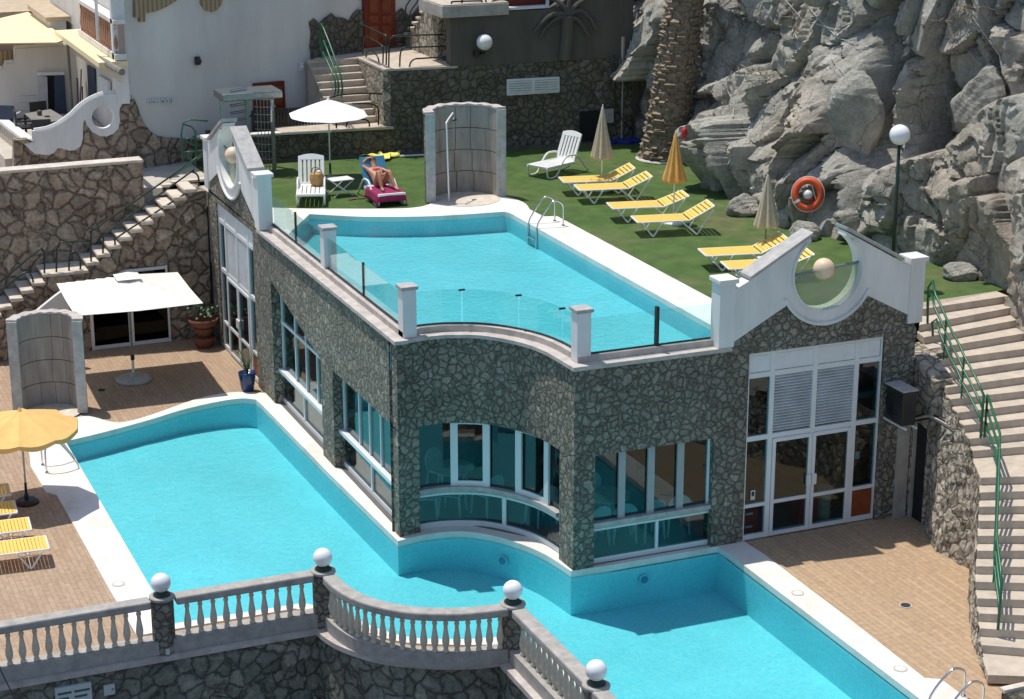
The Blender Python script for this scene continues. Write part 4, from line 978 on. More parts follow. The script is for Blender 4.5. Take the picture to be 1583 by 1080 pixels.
# sun sail
ss = thing('sun_sail', 'cream triangular sun sail stretched over the terrace', 'sun sail', (8.5, 60, 6.7))
sp_ = [onZ(x, y, 6.75 - .25 * (x < 10)) for x, y in ((-25, 45), (43, 17), (104, 58), (88, 64), (-25, 79))]
q = MB().prism([(p.x, p.y) for p in sp_], lambda p: (p[0], p[1], 6.7), lambda p: (p[0], p[1], 6.73)); q.build('sail', 'sail_cloth', ss, world=True)
for p in (sp_[1], sp_[2]): MB().tube([(p.x, p.y, 4.4), (p.x, p.y, 6.72)], .04, 8).build('pole', 'grey_wood', ss, world=True)
# houses behind
def house(lab, x0, x1, y0, y1, z1, m, mr, win=()):
    h = thing('far_house', lab, 'house', ((x0 + x1) / 2, y0, 3)); MB().box(x0, x1, y0, y1, 3, z1).build('wall', m, h, world=True)
    MB().box(x0 - .12, x1 + .12, y0 - .12, y1 + .12, z1 + .002, z1 + .14).build('roof', mr, h, world=True)
    for (x, z) in win: MB().box(x, x + .7, y0 - .04, y0 + .02, z, z + 1.1).build('window', 'dark_interior', h, world=True)
house('low pinkish house with beige flat roof behind the sun sail', 6.0, 12.2, 63.5, 68, 6.6, 'pink_wall', 'roof_beige', [(8, 5.2), (10, 5.2)])
house('beige house with a pale roof ledge at the top left', 11.2, 15.0, 63, 70, 8.4, 'pink_wall', 'roof_beige', [(11.8, 7)])
house('small white block with a lit flat roof behind the awning', 9.9, 10.4, 59.5, 62.5, 6.9, 'white_plaster', 'roof_beige')
mb = MB().box(-20, 6, 61, 110, 4.0, 4.6); struct('far_road', mb, 'asphalt')
# ---------------- turnstile and lane railings ----------------
tu = thing('turnstile', 'full-height grey steel turnstile gate with a flat canopy', 'turnstile', (13.4, 50.2, Z2))
def T3(px_, py_, y=50.2): return onY(px_, py_, y)
r0 = T3(337, 148); r1 = T3(429, 141)
MB().box(r0.x, r1.x, 49.7, 50.7, r1.z - .10, r1.z + .10).build('canopy', 'galvanised', tu, world=True, bev=.03)
for px_, y in ((347, 49.8), (347, 50.6), (386, 50.2), (424, 49.8), (424, 50.6)):
    p = onY(px_, 262, y); MB().box(p.x - .045, p.x + .045, y - .045, y + .045, Z2, r1.z - .101).build('post', 'galvanised', tu, world=True)
pl_ = onY(347, 200, 49.8); pc = onY(386, 200, 50.2); pr = onY(424, 200, 49.8)
for k in range(11):
    z = 4.1 + k * .2
    MB().tube([(pc.x - .03, 50.2, z), (pl_.x + .25, 50.0, z), (pl_.x + .22, 49.97, z + .05), (pc.x - .03, 50.2, z + .05)], .014, 6).build('arm', 'chrome', tu, world=True)
    arc_ = [(pc.x + .02 + (pr.x - pc.x - .02) * math.sin(t), 49.75 + .4 * (1 - math.cos(t)) * .0 - .25 * math.sin(2 * t), z) for t in np.linspace(0, PI / 2, 8)]
    MB().tube(arc_, .012, 6).build('cage_bar', 'galvanised', tu, world=True)
for k in range(5):
    x = pc.x + (pr.x - pc.x) * (k + 1) / 6; MB().tube([(x, 49.72, 3.9), (x, 49.72, 6.1)], .01, 6).build('cage_upright', 'galvanised', tu, world=True)
MB().tube([onY(424, 164, 49.6), onY(421, 160, 49.5), onY(420, 170, 49.4), onY(420, 188, 49.4)], .03, 8).build('grab_handle', 'chrome', tu, world=True)
railing('lane_railing', 'bright green metal railing at the top of the left stairs', [
    [(283, 250), (283, 190), (321, 187)], [(283, 192), (302, 203), (302, 256)], [(283, 214), (320, 213)], [(284, 235), (322, 232)], [(283, 214), (302, 226)], [(283, 236), (302, 250)], [(325, 232), (300, 250), (262, 276)]], lambda a, b: onY(a, b, 50.0), mat='green_paint', r=.022, loc=(12, 50, 3.9))
pf_ = thing('picket_fence', 'dark brown picket fence on the low wall beside the turnstile', 'fence', (15, 51.9, 4.6))
for x in np.arange(14.0, 16.3, .09): MB().box(x, x + .07, 51.95, 51.98, 4.6, 5.18).build('picket', 'black_iron', pf_, world=True)
MB().box(13.9, 16.35, 51.985, 52.01, 5.0, 5.06).build('cross_rail', 'black_iron', pf_, world=True)
gp_ = thing('dark_gate', 'dark wooden gate leaf left of the turnstile', 'gate', (12.5, 50.4, Z2))
g0 = onY(318, 200, 50.35)
MB().box(g0.x, g0.x + .12, 50.3, 50.42, Z2, 5.05).build('post', 'black_iron', gp_, world=True); MB().box(g0.x + .12, g0.x + .55, 50.33, 50.38, Z2, 4.9).build('leaf', 'joint_dark', gp_, world=True)

# vent, cable, wall globe, palm relief on the dark wall
q = thing('wall_vent', 'pale double louvred vent in the dark stone wall', 'vent', (21.7, 50.1, 5.4))
def bwall(px_, d0, d1, n, m, par): mbx = MB(); pixwall(mbx, px_, WA, WB, d0, d1); return mbx.build(n, m, par, world=True)
f_ = bwall([(783, 122), (864, 118), (864, 142), (783, 147)], -.06, .01, 'frame', 'trim_white', q)
bwall([(786, 125), (821, 123), (821, 142), (786, 144)], -.065, -.06, 'louvre_bed', 'cap_grey', q); bwall([(826, 123), (861, 121), (861, 140), (826, 142)], -.065, -.06, 'louvre_bed', 'cap_grey', q)
for k in range(5):
    for x0, x1 in ((786, 821), (826, 861)):
        y = 126 + k * 3.7 - (x0 - 786) * .045; bwall([(x0, y), (x1, y - 1.6), (x1, y + .3), (x0, y + 1.9)], -.085, -.066, 'louvre', 'trim_white', q)
p = onPlane(749, 65, WA, WB, -.30); q = thing('wall_globe_lamp', 'round white globe lamp on a bracket on the dark upper wall', 'lamp', p)
MB().ball((0, 0, 0), .225, 24).build('globe', 'globe_white', q, smooth=True); MB().tube([(0, 0, -.2), (-.0, .02, -.3), (-.02, .25, -.33)], .035, 8).build('bracket', 'black_iron', q); MB().box(-.22, -.08, .18, .3, -.42, -.26).build('mount', 'black_plastic', q)
q = thing('palm_relief', 'faint plaster relief of a palm tree on the dark wall', 'relief', onPlane(872, 85, WA, WB, -.05))
MB().tube([onPlane(872, 92, WA, WB, -.02), onPlane(876, 60, WA, WB, -.04), onPlane(878, 25, WA, WB, -.05)], .17, 8).build('relief_trunk', 'dark_plaster', q, world=True)
for L in ([(878, 22), (855, 22), (838, 34), (826, 50)], [(878, 26), (862, 28), (845, 42), (834, 60)], [(878, 22), (898, 16), (912, 28), (922, 46)], [(878, 26), (892, 30), (902, 42), (910, 56)], [(878, 20), (868, 6), (850, -4), (838, -6)], [(880, 20), (892, 6), (905, -2)], [(878, 20), (880, 4), (882, -10)]):
    MB().tube(spline([onPlane(a, b, WA, WB, -.06) for a, b in L], 3), .08, 6, r2=.04).build('relief_frond', 'dark_plaster', q, world=True)
hz = MB().tube(spline([onPlane(x, y, WA, WB, -.05) for x, y in ((949, 84), (951, 110), (950, 145), (954, 170), (966, 190), (982, 205))], 4), .014, 6); tag(hz.build('cable', 'dark_green_paint'), 'thin cable hanging down the end of the dark wall', 'cable')
q = MB(); pixwall(q, [(934, 168), (947, 167), (947, 188), (934, 189)], WA, WB, -.1, -.02); tag(q.build('meter_box', 'cap_grey'), 'small grey box on the dark wall behind the closed umbrella', 'box')
nb = MB(); rr_ = random.Random(3)
for k in range(9): c = onZ(965 + rr_.uniform(-22, 18), 216 + rr_.uniform(-3, 3), Z2 + .05); nb.lathe([(.22, 0), (.18, .08), (.05, .12)], (c.x, c.y, Z2), 9)
tag(nb.build('blue_net', 'net_blue', smooth=True), 'crumpled dark blue net lying in the shade at the wall corner', 'net')
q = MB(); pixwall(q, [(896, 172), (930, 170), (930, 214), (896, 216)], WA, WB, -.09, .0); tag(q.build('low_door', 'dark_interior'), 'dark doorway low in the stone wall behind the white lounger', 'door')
nt = MB().tube([onZ(618, 241, 3.9), onZ(660, 239, 3.9)], .03, 6); tag(nt.build('pipe', 'trim_white'), 'thin white pipe lying at the foot of the dark wall', 'pipe')
# ---------------- right stairs ----------------
RS = [((1427, 477), (1539, 460)), ((1421, 502), (1545, 478.5)), ((1429, 521), (1552, 498)), ((1437, 539), (1565, 518)), ((1444, 557), (1581.7, 539)), ((1452.5, 578), (1583, 559)), ((1463.6, 598.6), (1583, 582)), ((1470.5, 616.7), (1583, 604)), ((1481.7, 637.5), (1583, 625)), ((1491, 657), (1583, 647)), ((1499.7, 677.8), (1583, 669.4)), ((1505, 696.5), (1583, 690)), ((1516, 738), (1583, 736)), ((1515, 761), (1583, 759)), ((1514, 783), (1583, 782)), ((1513, 804.7), (1583, 804.7)), ((1512, 828), (1583, 828)), ((1511, 851), (1583, 851)), ((1509, 875), (1583, 876)), ((1508.7, 899), (1583, 901)), ((1511, 924.6), (1583, 927)), ((1513.7, 948), (1583, 951)), ((1515, 971), (1583, 975)), ((1518, 996.6), (1583, 1002)), ((1527, 1043), (1583, 1045))]
rs = thing('garden_stairs', 'curving flight of pale stone steps down the right edge', 'stairs', (21.5, 28, 0))
LP, RP = [], []
for i, (l, r) in enumerate(RS):
    z = 3.85 - .152 * i; a = onZ(*l, z); b = onZ(*r, z); d = (b - a); d.z = 0; Ld = d.length; d.normalize()
    ext = Ld + (.35 if i < 5 else min(2.6, .6 + .4 * (i - 4))); b = a + d * ext; LP.append(a); RP.append(b)
prevL, prevR = LP[0] + Vector((.05, .35, 0)), RP[0] + Vector((0, .35, 0))
for i in range(len(LP)):
    a, b = LP[i], RP[i]; z = a.z; n = Vector((b.x - a.x, b.y - a.y, 0)).normalized(); bk_ = Vector((-n.y, n.x, 0))
    pa, pb = prevL + bk_ * .06, prevR + bk_ * .06
    poly = [(a.x, a.y), (b.x, b.y), (pb.x, pb.y), (pa.x, pa.y)]
    mbx = MB().prism(poly, lambda p: (p[0], p[1], z - .155), lambda p: (p[0], p[1], z))
    mbx.build('step', 'step_stone', rs, world=True, bev=.016)
    prevL, prevR = a, b
# stone side wall under the steps: foot line -> top line
foot = [(21.50, 29.93), (21.02, 28.95), (21.0, 28.6), (21.10, 27.82), (20.75, 27.35), (20.3, 26.75), (19.9, 26.15), (19.4, 25.4), (19.05, 24.75), (18.8, 24.2), (18.62, 23.75)]
topi = [3.6, 6.6, 8.6, 10.6, 12.0, 13.2, 15, 17.6, 20, 22, 23.6]
sw = thing('stair_wall', 'rough crazy-paved stone wall below the right stairs', 'wall', (21, 28, 0))
NS = 60; V0, V1 = [], []
for k in range(NS + 1):
    u = k / NS * (len(foot) - 1); i = min(int(u), len(foot) - 2); f = u - i
    fx = foot[i][0] * (1 - f) + foot[i + 1][0] * f; fy = foot[i][1] * (1 - f) + foot[i + 1][1] * f
    t = topi[i] * (1 - f) + topi[i + 1] * f; j = min(int(t), len(LP) - 2); g_ = t - j; tp_ = LP[j].lerp(LP[j + 1], g_)
    V0.append(Vector((fx, fy, -.02))); V1.append(Vector((tp_.x - .02, tp_.y, LP[j + 1].z - .02 if g_ > .01 else tp_.z - .15)))
mbx = MB(); NR = 14; vv = []
for r_ in range(NR + 1):
    for k in range(NS + 1):
        p = V0[k].lerp(V1[k], r_ / NR); w0 = .03 * math.sin(k * 1.7 + r_ * 2.3) + .02 * math.sin(k * .9 - r_ * 1.1); vv.append(p + Vector((-w0, -w0 * .4, 0)))
mbx.add(vv, [(r_ * (NS + 1) + k, r_ * (NS + 1) + k + 1, (r_ + 1) * (NS + 1) + k + 1, (r_ + 1) * (NS + 1) + k) for r_ in range(NR) for k in range(NS)])
o0 = len(mbx.v); mbx.add([p + Vector((.8, .5, 0)) for p in V1] + V1, [(k, k + 1, NS + 2 + k, NS + 1 + k) for k in range(NS)])
mbx.build('stone_face', 'stair_stone', sw, world=True)
# short wall between house corner and the stair wall, with the service door
cw = MB(); cw.prism([(29.93, 0), (30.02, 0), (30.02, 2.02), (30.46, 2.1), (30.46, 0), (30.6, 0), (30.6, 3.4), (29.93, 3.05)], lambda p: (21.5, p[0], p[1]), lambda p: (21.95, p[0], p[1]))
cw.build('corner_wall', 'stair_stone', sw, world=True)
cc = MB(); cc.prism([(21.5, 0), (21.5, 3.3), (22.4, 3.4), (22.4, 0)], lambda p: (p[0], 30.61, p[1]), lambda p: (p[0], 31.4, p[1])); cc.build('corner_return', 'stair_stone', sw, world=True)
sv = thing('service_door', 'dark open doorway with beige jambs between the pool house and the right stairs', 'door', (21.5, 30.2, 0))
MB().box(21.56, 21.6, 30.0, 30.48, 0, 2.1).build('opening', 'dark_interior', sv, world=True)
jb = MB().box(21.18, 21.465, 30.54, 30.57, 0, 2.0); jb.box(21.485, 21.56, 30.44, 30.462, 0, 2.08); jb.build('jamb', 'concrete', sv, world=True)
mbx = MB().plate([(p.x, p.y) for p in (LP[24] + Vector((-.03, -.03, 0)), RP[24] + Vector((0, -.03, 0)), RP[24] + Vector((0, .03, 0)), LP[24] + Vector((-.03, .06, 0)))], .02, .09)
# green handrails
gr = thing('stair_handrail', 'shiny green triple handrail down the right stone steps', 'railing', (21.5, 29, 2))
def hpath(i0, i1, off, h):
    out = []
    for i in np.arange(i0, i1 + .01, 1.0):
        i = int(i); d = (RP[i] - LP[i]).normalized(); out.append(LP[i] + d * off + Vector((0, 0, h)))
    return out
for k, (off, h, i0) in enumerate(((.22, .85, 1), (.22, .58, 1), (.22, .31, 2))):
    pt = hpath(i0, 10, off, h)
    base0 = pt[0].copy(); base0.z = LP[i0].z; end = pt[-1].copy(); end.z = LP[10].z
    pts = [base0, base0 + Vector((-.02, .02, h * .9))] + [pt[0] + Vector((.0, -.08, .06))] + pt[1:] + [end]
    MB().tube(pts, .025, 8).build('rail', 'green_paint', gr, world=True, smooth=True)
for k, (off, h, i0) in enumerate(((.30, .85, 10), (.30, .58, 10), (.30, .31, 10))):
    pt = hpath(i0, 22, off, h); b0 = pt[0].copy(); b0.z = LP[i0].z; e0 = pt[-1].copy(); e0.z = LP[22].z
    MB().tube([b0] + pt + [e0], .025, 8).build('rail', 'green_paint', gr, world=True, smooth=True)
for i in (4, 7): p = hpath(i, i, .22, 0)[0]; MB().tube([p, p + Vector((0, 0, .84))], .02, 8).build('upright', 'green_paint', gr, world=True)
for i in (13, 16, 19): p = hpath(i, i, .30, 0)[0]; MB().tube([p, p + Vector((0, 0, .84))], .02, 8).build('upright', 'green_paint', gr, world=True)
# air conditioner and pipes
ac = thing('air_conditioner', 'black wall-mounted air conditioner unit on a white bracket beside the glass entrance', 'air conditioner', (21.0, 30.2, 2.3))
MB().box(20.80, 21.12, 29.90, 30.50, 2.22, 2.92).build('casing', 'black_plastic', ac, world=True, bev=.02)
lid = MB().box(20.785, 21.135, 29.88, 30.52, 2.922, 2.95); lid.build('lid', 'cap_grey', ac, world=True)
fan = MB()
for r_ in (.08, .14, .20, .26): fan.tube([(20.79, 30.2 + r_ * math.cos(t), 2.57 + r_ * math.sin(t)) for t in np.linspace(0, 2 * PI, 20, endpoint=False)], .008, 5, close=True)
fan.build('fan_grille', 'black_plastic', ac, world=True)
bk2 = MB().tube([(20.84, 30.57, 2.19), (20.84, 29.8, 2.19)], .025, 6); bk2.build('bracket', 'trim_white', ac, world=True)
bk2 = MB().tube([(21.08, 30.57, 2.19), (21.08, 29.8, 2.19)], .025, 6); bk2.build('bracket', 'trim_white', ac, world=True)
pp_ = thing('pipe_run', 'bundle of dark insulated pipes running down the stair wall from the air conditioner', 'pipe', (21.3, 29, 2))
for k, m in enumerate(('black_plastic', 'cap_grey', 'black_plastic')):
    pts = [(1412, 645 + 3 * k), (1428, 640 + 4 * k), (1440, 640 + 4 * k), (1465, 653 + 4 * k), (1484, 668 + 4 * k), (1495, 690 + 3 * k), (1502, 715), (1507, 738)]
    P = []
    for j, (x, y) in enumerate(pts):
        zz = (2.2, 2.3, 2.35, 2.3, 2.2, 2.05, 1.9, 1.8)[j]; P.append(onZ(x, y, zz))
    MB().tube(spline(P, 3), .02, 7).build('pipe', m, pp_, world=True, smooth=True)
# planter corner bottom right, drain, skimmer lids
pb = thing('planter_box', 'dark stone planter with pale rim in the bottom right corner', 'planter', (18.9, 22.9, 0))
c = onZ(1549, 1066, .3); MB().box(c.x, c.x + 1.6, c.y - 1.2, c.y, 0, .28).build('sides', 'dark_stone', pb, world=True); MB().box(c.x - .03, c.x + 1.63, c.y - .1, c.y + .03, .282, .34).build('rim', 'pale_stone', pb, world=True)
p = onZ(1400, 935, .02); dn = thing('floor_drain', 'small dark round drain grate in the right deck', 'drain', (p.x, p.y, .007))
MB().lathe([(.13, 0), (.13, .01)], (0, 0, 0), 6).build('plate', 'cap_grey', dn); MB().lathe([(.09, .011), (.09, .016)], (0, 0, 0), 16).build('grate', 'mark_dark', dn)
p = onZ(157, 603, .0); dn = thing('floor_drain', 'small dark round drain in the shaded patio beside the umbrella base', 'drain', (p.x, p.y, .002)); MB().lathe([(.09, 0), (.09, .01)], (0, 0, 0), 12).build('grate', 'mark_dark', dn)
for (x, y), lb in (((183, 903), 'near the left globe lamp'), ((1233, 917), 'beside the right deck'), ((1392, 1034), 'at the bottom right')):
    p = onZ(x, y, .03); t = thing('skimmer_lid', 'round pale skimmer lid set in the white pool edge ' + lb, 'lid', (p.x, p.y, .031), group='skimmer lids in the pool edge')
    MB().lathe([(.12, 0), (.12, .008)], (0, 0, 0), 24).build('disc', 'ledge_grey', t); MB().lathe([(.09, .0085), (.085, .016)], (0, 0, 0), 24).build('disc_cover', 'coping_white', t)
for p0, p1, px_, lb in (((13.28, 32.86), (13.70, 32.18), (778, 866), 'under the curved window'), ((14.9, 30.57), (17.2, 30.57), (995, 895), 'under the straight window')):
    q = onPlane(px_[0], px_[1], p0, p1, -.02); t = thing('pool_light', 'round underwater light in the pool wall ' + lb, 'light', q, math.atan2(p1[1] - p0[1], p1[0] - p0[0]))
    MB().tube([(0, 0, 0), (0, -.03, 0)], .10, 20).build('housing', 'pool_tile', t); MB().tube([(0, -.031, 0), (0, -.045, 0)], .075, 20).build('lens', 'blue_mesh', t)

# ---------------- ladders ----------------
def ladder(lab, loc, rz, top=.62):
    t = thing('pool_ladder', lab, 'ladder', loc, rz)
    for y in (-.25, .25):      # local +x points to the water
        pts = [(-.55, y, 0), (-.55, y, top * .72), (-.48, y, top * .92), (-.36, y, top), (-.24, y, top * .93), (.02, y, .25), (.14, y, -.05), (.16, y, -.9)]
        MB().tube(spline(pts, 4), .021, 9).build('rail', 'chrome', t, smooth=True)
        MB().lathe([(.045, 0), (.04, .02)], (-.55, y, 0), 12).build('flange', 'chrome', t)
    for z in (-.3, -.55, -.8): MB().box(.12, .20, -.25, .25, z, z + .03).build('rung', 'chrome', t)
    return t
ladder('chrome ladder at the far side of the upper pool by the sun loungers', (18.12, 41.5, Z2 + .035), PI)
ladder('chrome ladder at the left end of the lower pool beside the orange umbrella', (6.42, 39.9, .03), 0, .68)
ladder('chrome ladder on the bottom right pool edge', (17.38, 23.3, .03), PI, .54)

# ---------------- curved shower screens ----------------
def shower(lab, P0, P1, h, base, flip=1, pipe=True):
    P0 = Vector(P0); P1 = Vector(P1); c = (P0 + P1) / 2; r = (P1 - P0).length / 2; a0 = math.atan2(P0.y - c.y, P0.x - c.x)
    t = thing('shower_screen', lab, 'shower', (c.x, c.y, base))
    def arc(rad, n=28, A0=0, A1=PI): return [(rad * math.cos(a0 - A0 - (A1 - A0) * i / n), rad * math.sin(a0 - A0 - (A1 - A0) * i / n)) for i in range(n + 1)]
    MB().wall(arc(r), 0, h, -.16).build('outer_shell', 'facade_stone', t); MB().wall(arc(r - .162), 0, h - .002, -.02).build('joint_layer', 'joint_dark', t)
    ro = random.Random(5); rows = 4
    ln = MB()
    for j in range(rows):
        cols = 6; ed = [0] + [(i + ro.uniform(-.12, .12)) / cols for i in range(1, cols)] + [1]
        for i in range(cols):
            g = .012 if i != 3 else .03
            q = arc(r - .183, 5, PI * ed[i] + g / 2, PI * ed[i + 1] - g / 2)
            ln.wall(q, j * h / rows + (.008 if j else 0), (j + 1) * h / rows - .010, -.025 - ro.uniform(0, .006))
    ln.build('lining', 'shower_stone', t)
    cp_ = MB().wall(arc(r + .025, 40), [h + .002 + 0 * k for k in range(41)], [h + .05 + .012 * math.sin(k * 1.3) for k in range(41)], -.25); cp_.build('top', 'ledge_grey', t)
    for s_, p in ((1, P0), (-1, P1)):
        d = (c - p).normalized(); q = Vector((p.x - c.x, p.y - c.y)); n = Vector((d.y, -d.x)) if s_ > 0 else Vector((-d.y, d.x))
        m = MB(); A = q - d * .01; m.add([(A.x, A.y, 0), (A.x + d.x * .235, A.y + d.y * .235, 0), (A.x + d.x * .235 - n.x * .05 * -1, A.y + d.y * .235 + n.y * .05, 0), (A.x + n.x * .05, A.y + n.y * .05, 0),
                                         (A.x, A.y, h), (A.x + d.x * .235, A.y + d.y * .235, h), (A.x + d.x * .235 + n.x * .05, A.y + d.y * .235 + n.y * .05, h), (A.x + n.x * .05, A.y + n.y * .05, h)],
                                        [(0, 1, 2, 3), (7, 6, 5, 4), (0, 4, 5, 1), (1, 5, 6, 2), (2, 6, 7, 3), (3, 7, 4, 0)]); m.build('end_face', 'cap_grey', t)
    MB().lathe([(r * .86, .0), (r * .86, .012)], (0, .1, 0), 40).build('tray', 'pale_stone', t)
    if pipe:
        q = Vector((-r * .45, .05)); x0 = -.5 * r
        MB().tube(spline([(x0, -.15, 0), (x0 - .03, -.12, h * .82), (x0 + .02, .0, h * .9), (x0 + .3, .3, h * .97)], 4), .021, 8).build('riser_pipe', 'frame_white', t, smooth=True)
        MB().lathe([(.05, 0), (.07, .04), (.02, .08)], (x0 + .34, .32, h * .88), 10).build('shower_head', 'black_plastic', t)
    return t
shower('tall curved stone shower screen with white pipe on the lawn edge', (16.50, 44.78), (18.60, 44.70), 2.24, Z2 + .036)
shower('curved stone shower screen on the lower left patio corner', (5.84, 43.80), (7.44, 43.22), 2.22, .031, pipe=False)

# ---------------- umbrellas ----------------
def canopy(r, n, zr, zt, fold=.0, valance=.0, curve=0.0, rot=0, seg=6):
    mb = MB(); o = 0; vv = [(0, 0, zt)]; m = n * seg
    rings = 7
    for j in range(1, rings + 1):
        u = j / rings
        for i in range(m):
            q = rot + 2 * PI * i / m; fr = (i % seg) / seg
            side = math.cos(PI / n) / math.cos(((fr - .5) * 2 * PI / n)); rr = r * u * (side * .5 + .5 * side)
            sag = fold * math.sin(PI * fr) * u; z = zt + (zr - zt) * (u ** (1 + curve)) - sag
            vv.append((rr * math.cos(q), rr * math.sin(q), z))
    fs = [(0, 1 + (i + 1) % m, 1 + i) for i in range(m)]
    for j in range(rings - 1):
        a = 1 + j * m; b = a + m
        fs += [(a + i, a + (i + 1) % m, b + (i + 1) % m, b + i) for i in range(m)]
    if valance:
        b = 1 + (rings - 1) * m; k = len(vv)
        for i in range(m): x, y, z = vv[b + i]; fr = (i % seg) / seg; vv.append((x * 1.005, y * 1.005, z - valance * (.75 + .25 * math.sin(PI * fr))))
        fs += [(b + i, b + (i + 1) % m, k + (i + 1) % m, k + i) for i in range(m)]
    mb.add(vv, fs); return mb
def solid(o, t=.008):
    m = o.modifiers.new('s', 'SOLIDIFY'); m.thickness = t; return o
def umbrella(lab, loc, r, n, zr, zt, m, pole='frame_white', rot=0, fold=.04, val=0, base='cap_grey', br=.28, curve=.15):
    t = thing('sun_umbrella', lab, 'umbrella', loc)
    solid(canopy(r, n, zr, zt, fold, val, curve, rot).build('canopy', m, t))
    MB().tube([(0, 0, 0.03), (0, 0, zt - .01)], .02, 10).build('pole', pole, t); MB().tube([(0, 0, .03), (0, 0, .45)], .028, 10).build('pole_sleeve', 'black_plastic', t)
    MB().lathe([(br, 0), (br, .04), (br * .7, .09), (.05, .11), (.045, .2)], (0, 0, 0), 24).build('base', base, t, smooth=False)
    rb = MB()
    for i in range(n):
        q = rot + 2 * PI * i / n; MB().tube([(.02, 0, zt - .05), ((r * .97) * math.cos(q), (r * .97) * math.sin(q), zr - .02)] if 0 else [(.02 * math.cos(q), .02 * math.sin(q), zt - .06), ((r * .96) * math.cos(q), (r * .96) * math.sin(q), zr - .025)], .007, 5).build('rib', pole, t)
    MB().lathe([(.05, 0), (.03, .03), (.006, .07)], (0, 0, zt - .005), 10).build('finial', m, t)
    return t
umbrella('open white umbrella standing between the two lawn loungers', (15.12, 48.4, Z2), 1.08, 8, 5.60 - Z2, 6.0 - Z2, 'white_cloth', rot=.2, fold=.03, br=.22)
umbrella('open orange umbrella beside the lower pool ladder', (5.2, 38.15, 0), 1.18, 10, 1.66, 2.02, 'orange_cloth', pole='cap_grey', rot=.12, fold=.07, val=.10, br=.25, base='black_plastic')
sq = thing('patio_umbrella', 'large square cream umbrella over the shaded patio', 'umbrella', (8.95, 45.2, 0), R(-2))
cz = MB(); hw = 1.5
for (s_, zt, zr) in ((hw, 2.70, 2.24),):
    g = 14; vv = []
    for j in range(g + 1):
        for i in range(g + 1):
            x = -s_ + 2 * s_ * i / g; y = -s_ + 2 * s_ * j / g; u = max(abs(x), abs(y)) / s_; d_ = min(abs(x), abs(y)) / s_
            z = zt + (zr - zt) * u - .05 * math.sin(PI * u) * (1 - d_ / max(u, 1e-3)) - .03 * u * (1 - d_ / max(u, 1e-3)); vv.append((x, y, z))
    cz.add(vv, [(j * (g + 1) + i, j * (g + 1) + i + 1, (j + 1) * (g + 1) + i + 1, (j + 1) * (g + 1) + i) for j in range(g) for i in range(g)])
solid(cz.build('canopy', 'cream_cloth', sq))
vt = MB(); vt.add([(-.30, -.30, 2.655), (.30, -.30, 2.655), (.30, .30, 2.655), (-.30, .30, 2.655), (0, 0, 2.77)], [(0, 1, 4), (1, 2, 4), (2, 3, 4), (3, 0, 4)]); solid(vt.build('vent_cap', 'cream_cloth', sq))
MB().tube([(0, 0, .1), (0, 0, 2.75)], .028, 10).build('pole', 'grey_wood', sq); MB().tube([(0, 0, .1), (0, 0, .55)], .035, 10).build('pole_sleeve', 'frame_white', sq); MB().tube([(0, 0, .55), (0, 0, .68)], .05, 10).build('knob', 'black_plastic', sq)
MB().lathe([(.42, 0), (.44, .05), (.38, .11), (.10, .14), (.06, .22)], (0, 0, 0), 28).build('base', 'cap_grey', sq, smooth=False)
for a in range(4):
    q = PI / 4 + a * PI / 2; MB().tube([(0, 0, 2.60), (1.45 * 1.414 * math.cos(q), 1.45 * 1.414 * math.sin(q), 2.14)], .012, 6).build('rib', 'grey_wood', sq)
def closed(lab, basepx, toppx, botpx, m, polem='frame_white', tie=0):
    b = onZ(*basepx, Z2 + .03); zt = onY(*toppx, b.y).z - Z2; zb = onY(*botpx, b.y).z - Z2
    t = thing('closed_umbrella', lab, 'umbrella', (b.x, b.y, Z2), group=None)
    rr = random.Random(int(basepx[0])); ph = [rr.uniform(0, 6) for _ in range(4)]
    prof = [(.012, zt), (.03, zt - .04), (.075, zt - .25 * (zt - zb)), (.13, zt - .5 * (zt - zb)), (.19, zt - .75 * (zt - zb)), (.25, zb + .05), (.255, zb)]
    n = 48
    mb = MB().lathe(prof[::-1], (0, 0, 0), n, lambda k, z: 1 + (.22 * math.sin(8 * 2 * PI * k / n + ph[0]) + .1 * math.sin(5 * 2 * PI * k / n + ph[1] + z)) * min(1, (zt - z) / .4))
    mb.build('canopy', m, t, smooth=True)
    MB().tube([(0, 0, .06), (0, 0, zt + .04)], .018, 8).build('pole', polem, t)
    MB().lathe([(.24, 0), (.24, .04), (.2, .08), (.05, .10)], (0, 0, 0), 20).build('base', 'white_plastic', t)
    return t, b
closed('closed beige umbrella between the first pair of yellow loungers', (930, 292), (929, 164), (933, 244), 'beige_cloth')
t_, b_ = closed('closed orange umbrella between the middle pair of yellow loungers', (1041, 344), (1049, 204), (1044, 280), 'orange_closed')
closed('closed beige umbrella with a dark lower pole beside the nearest yellow loungers', (1182, 402), (1184, 268), (1182, 350), 'beige_cloth', 'grey_wood')

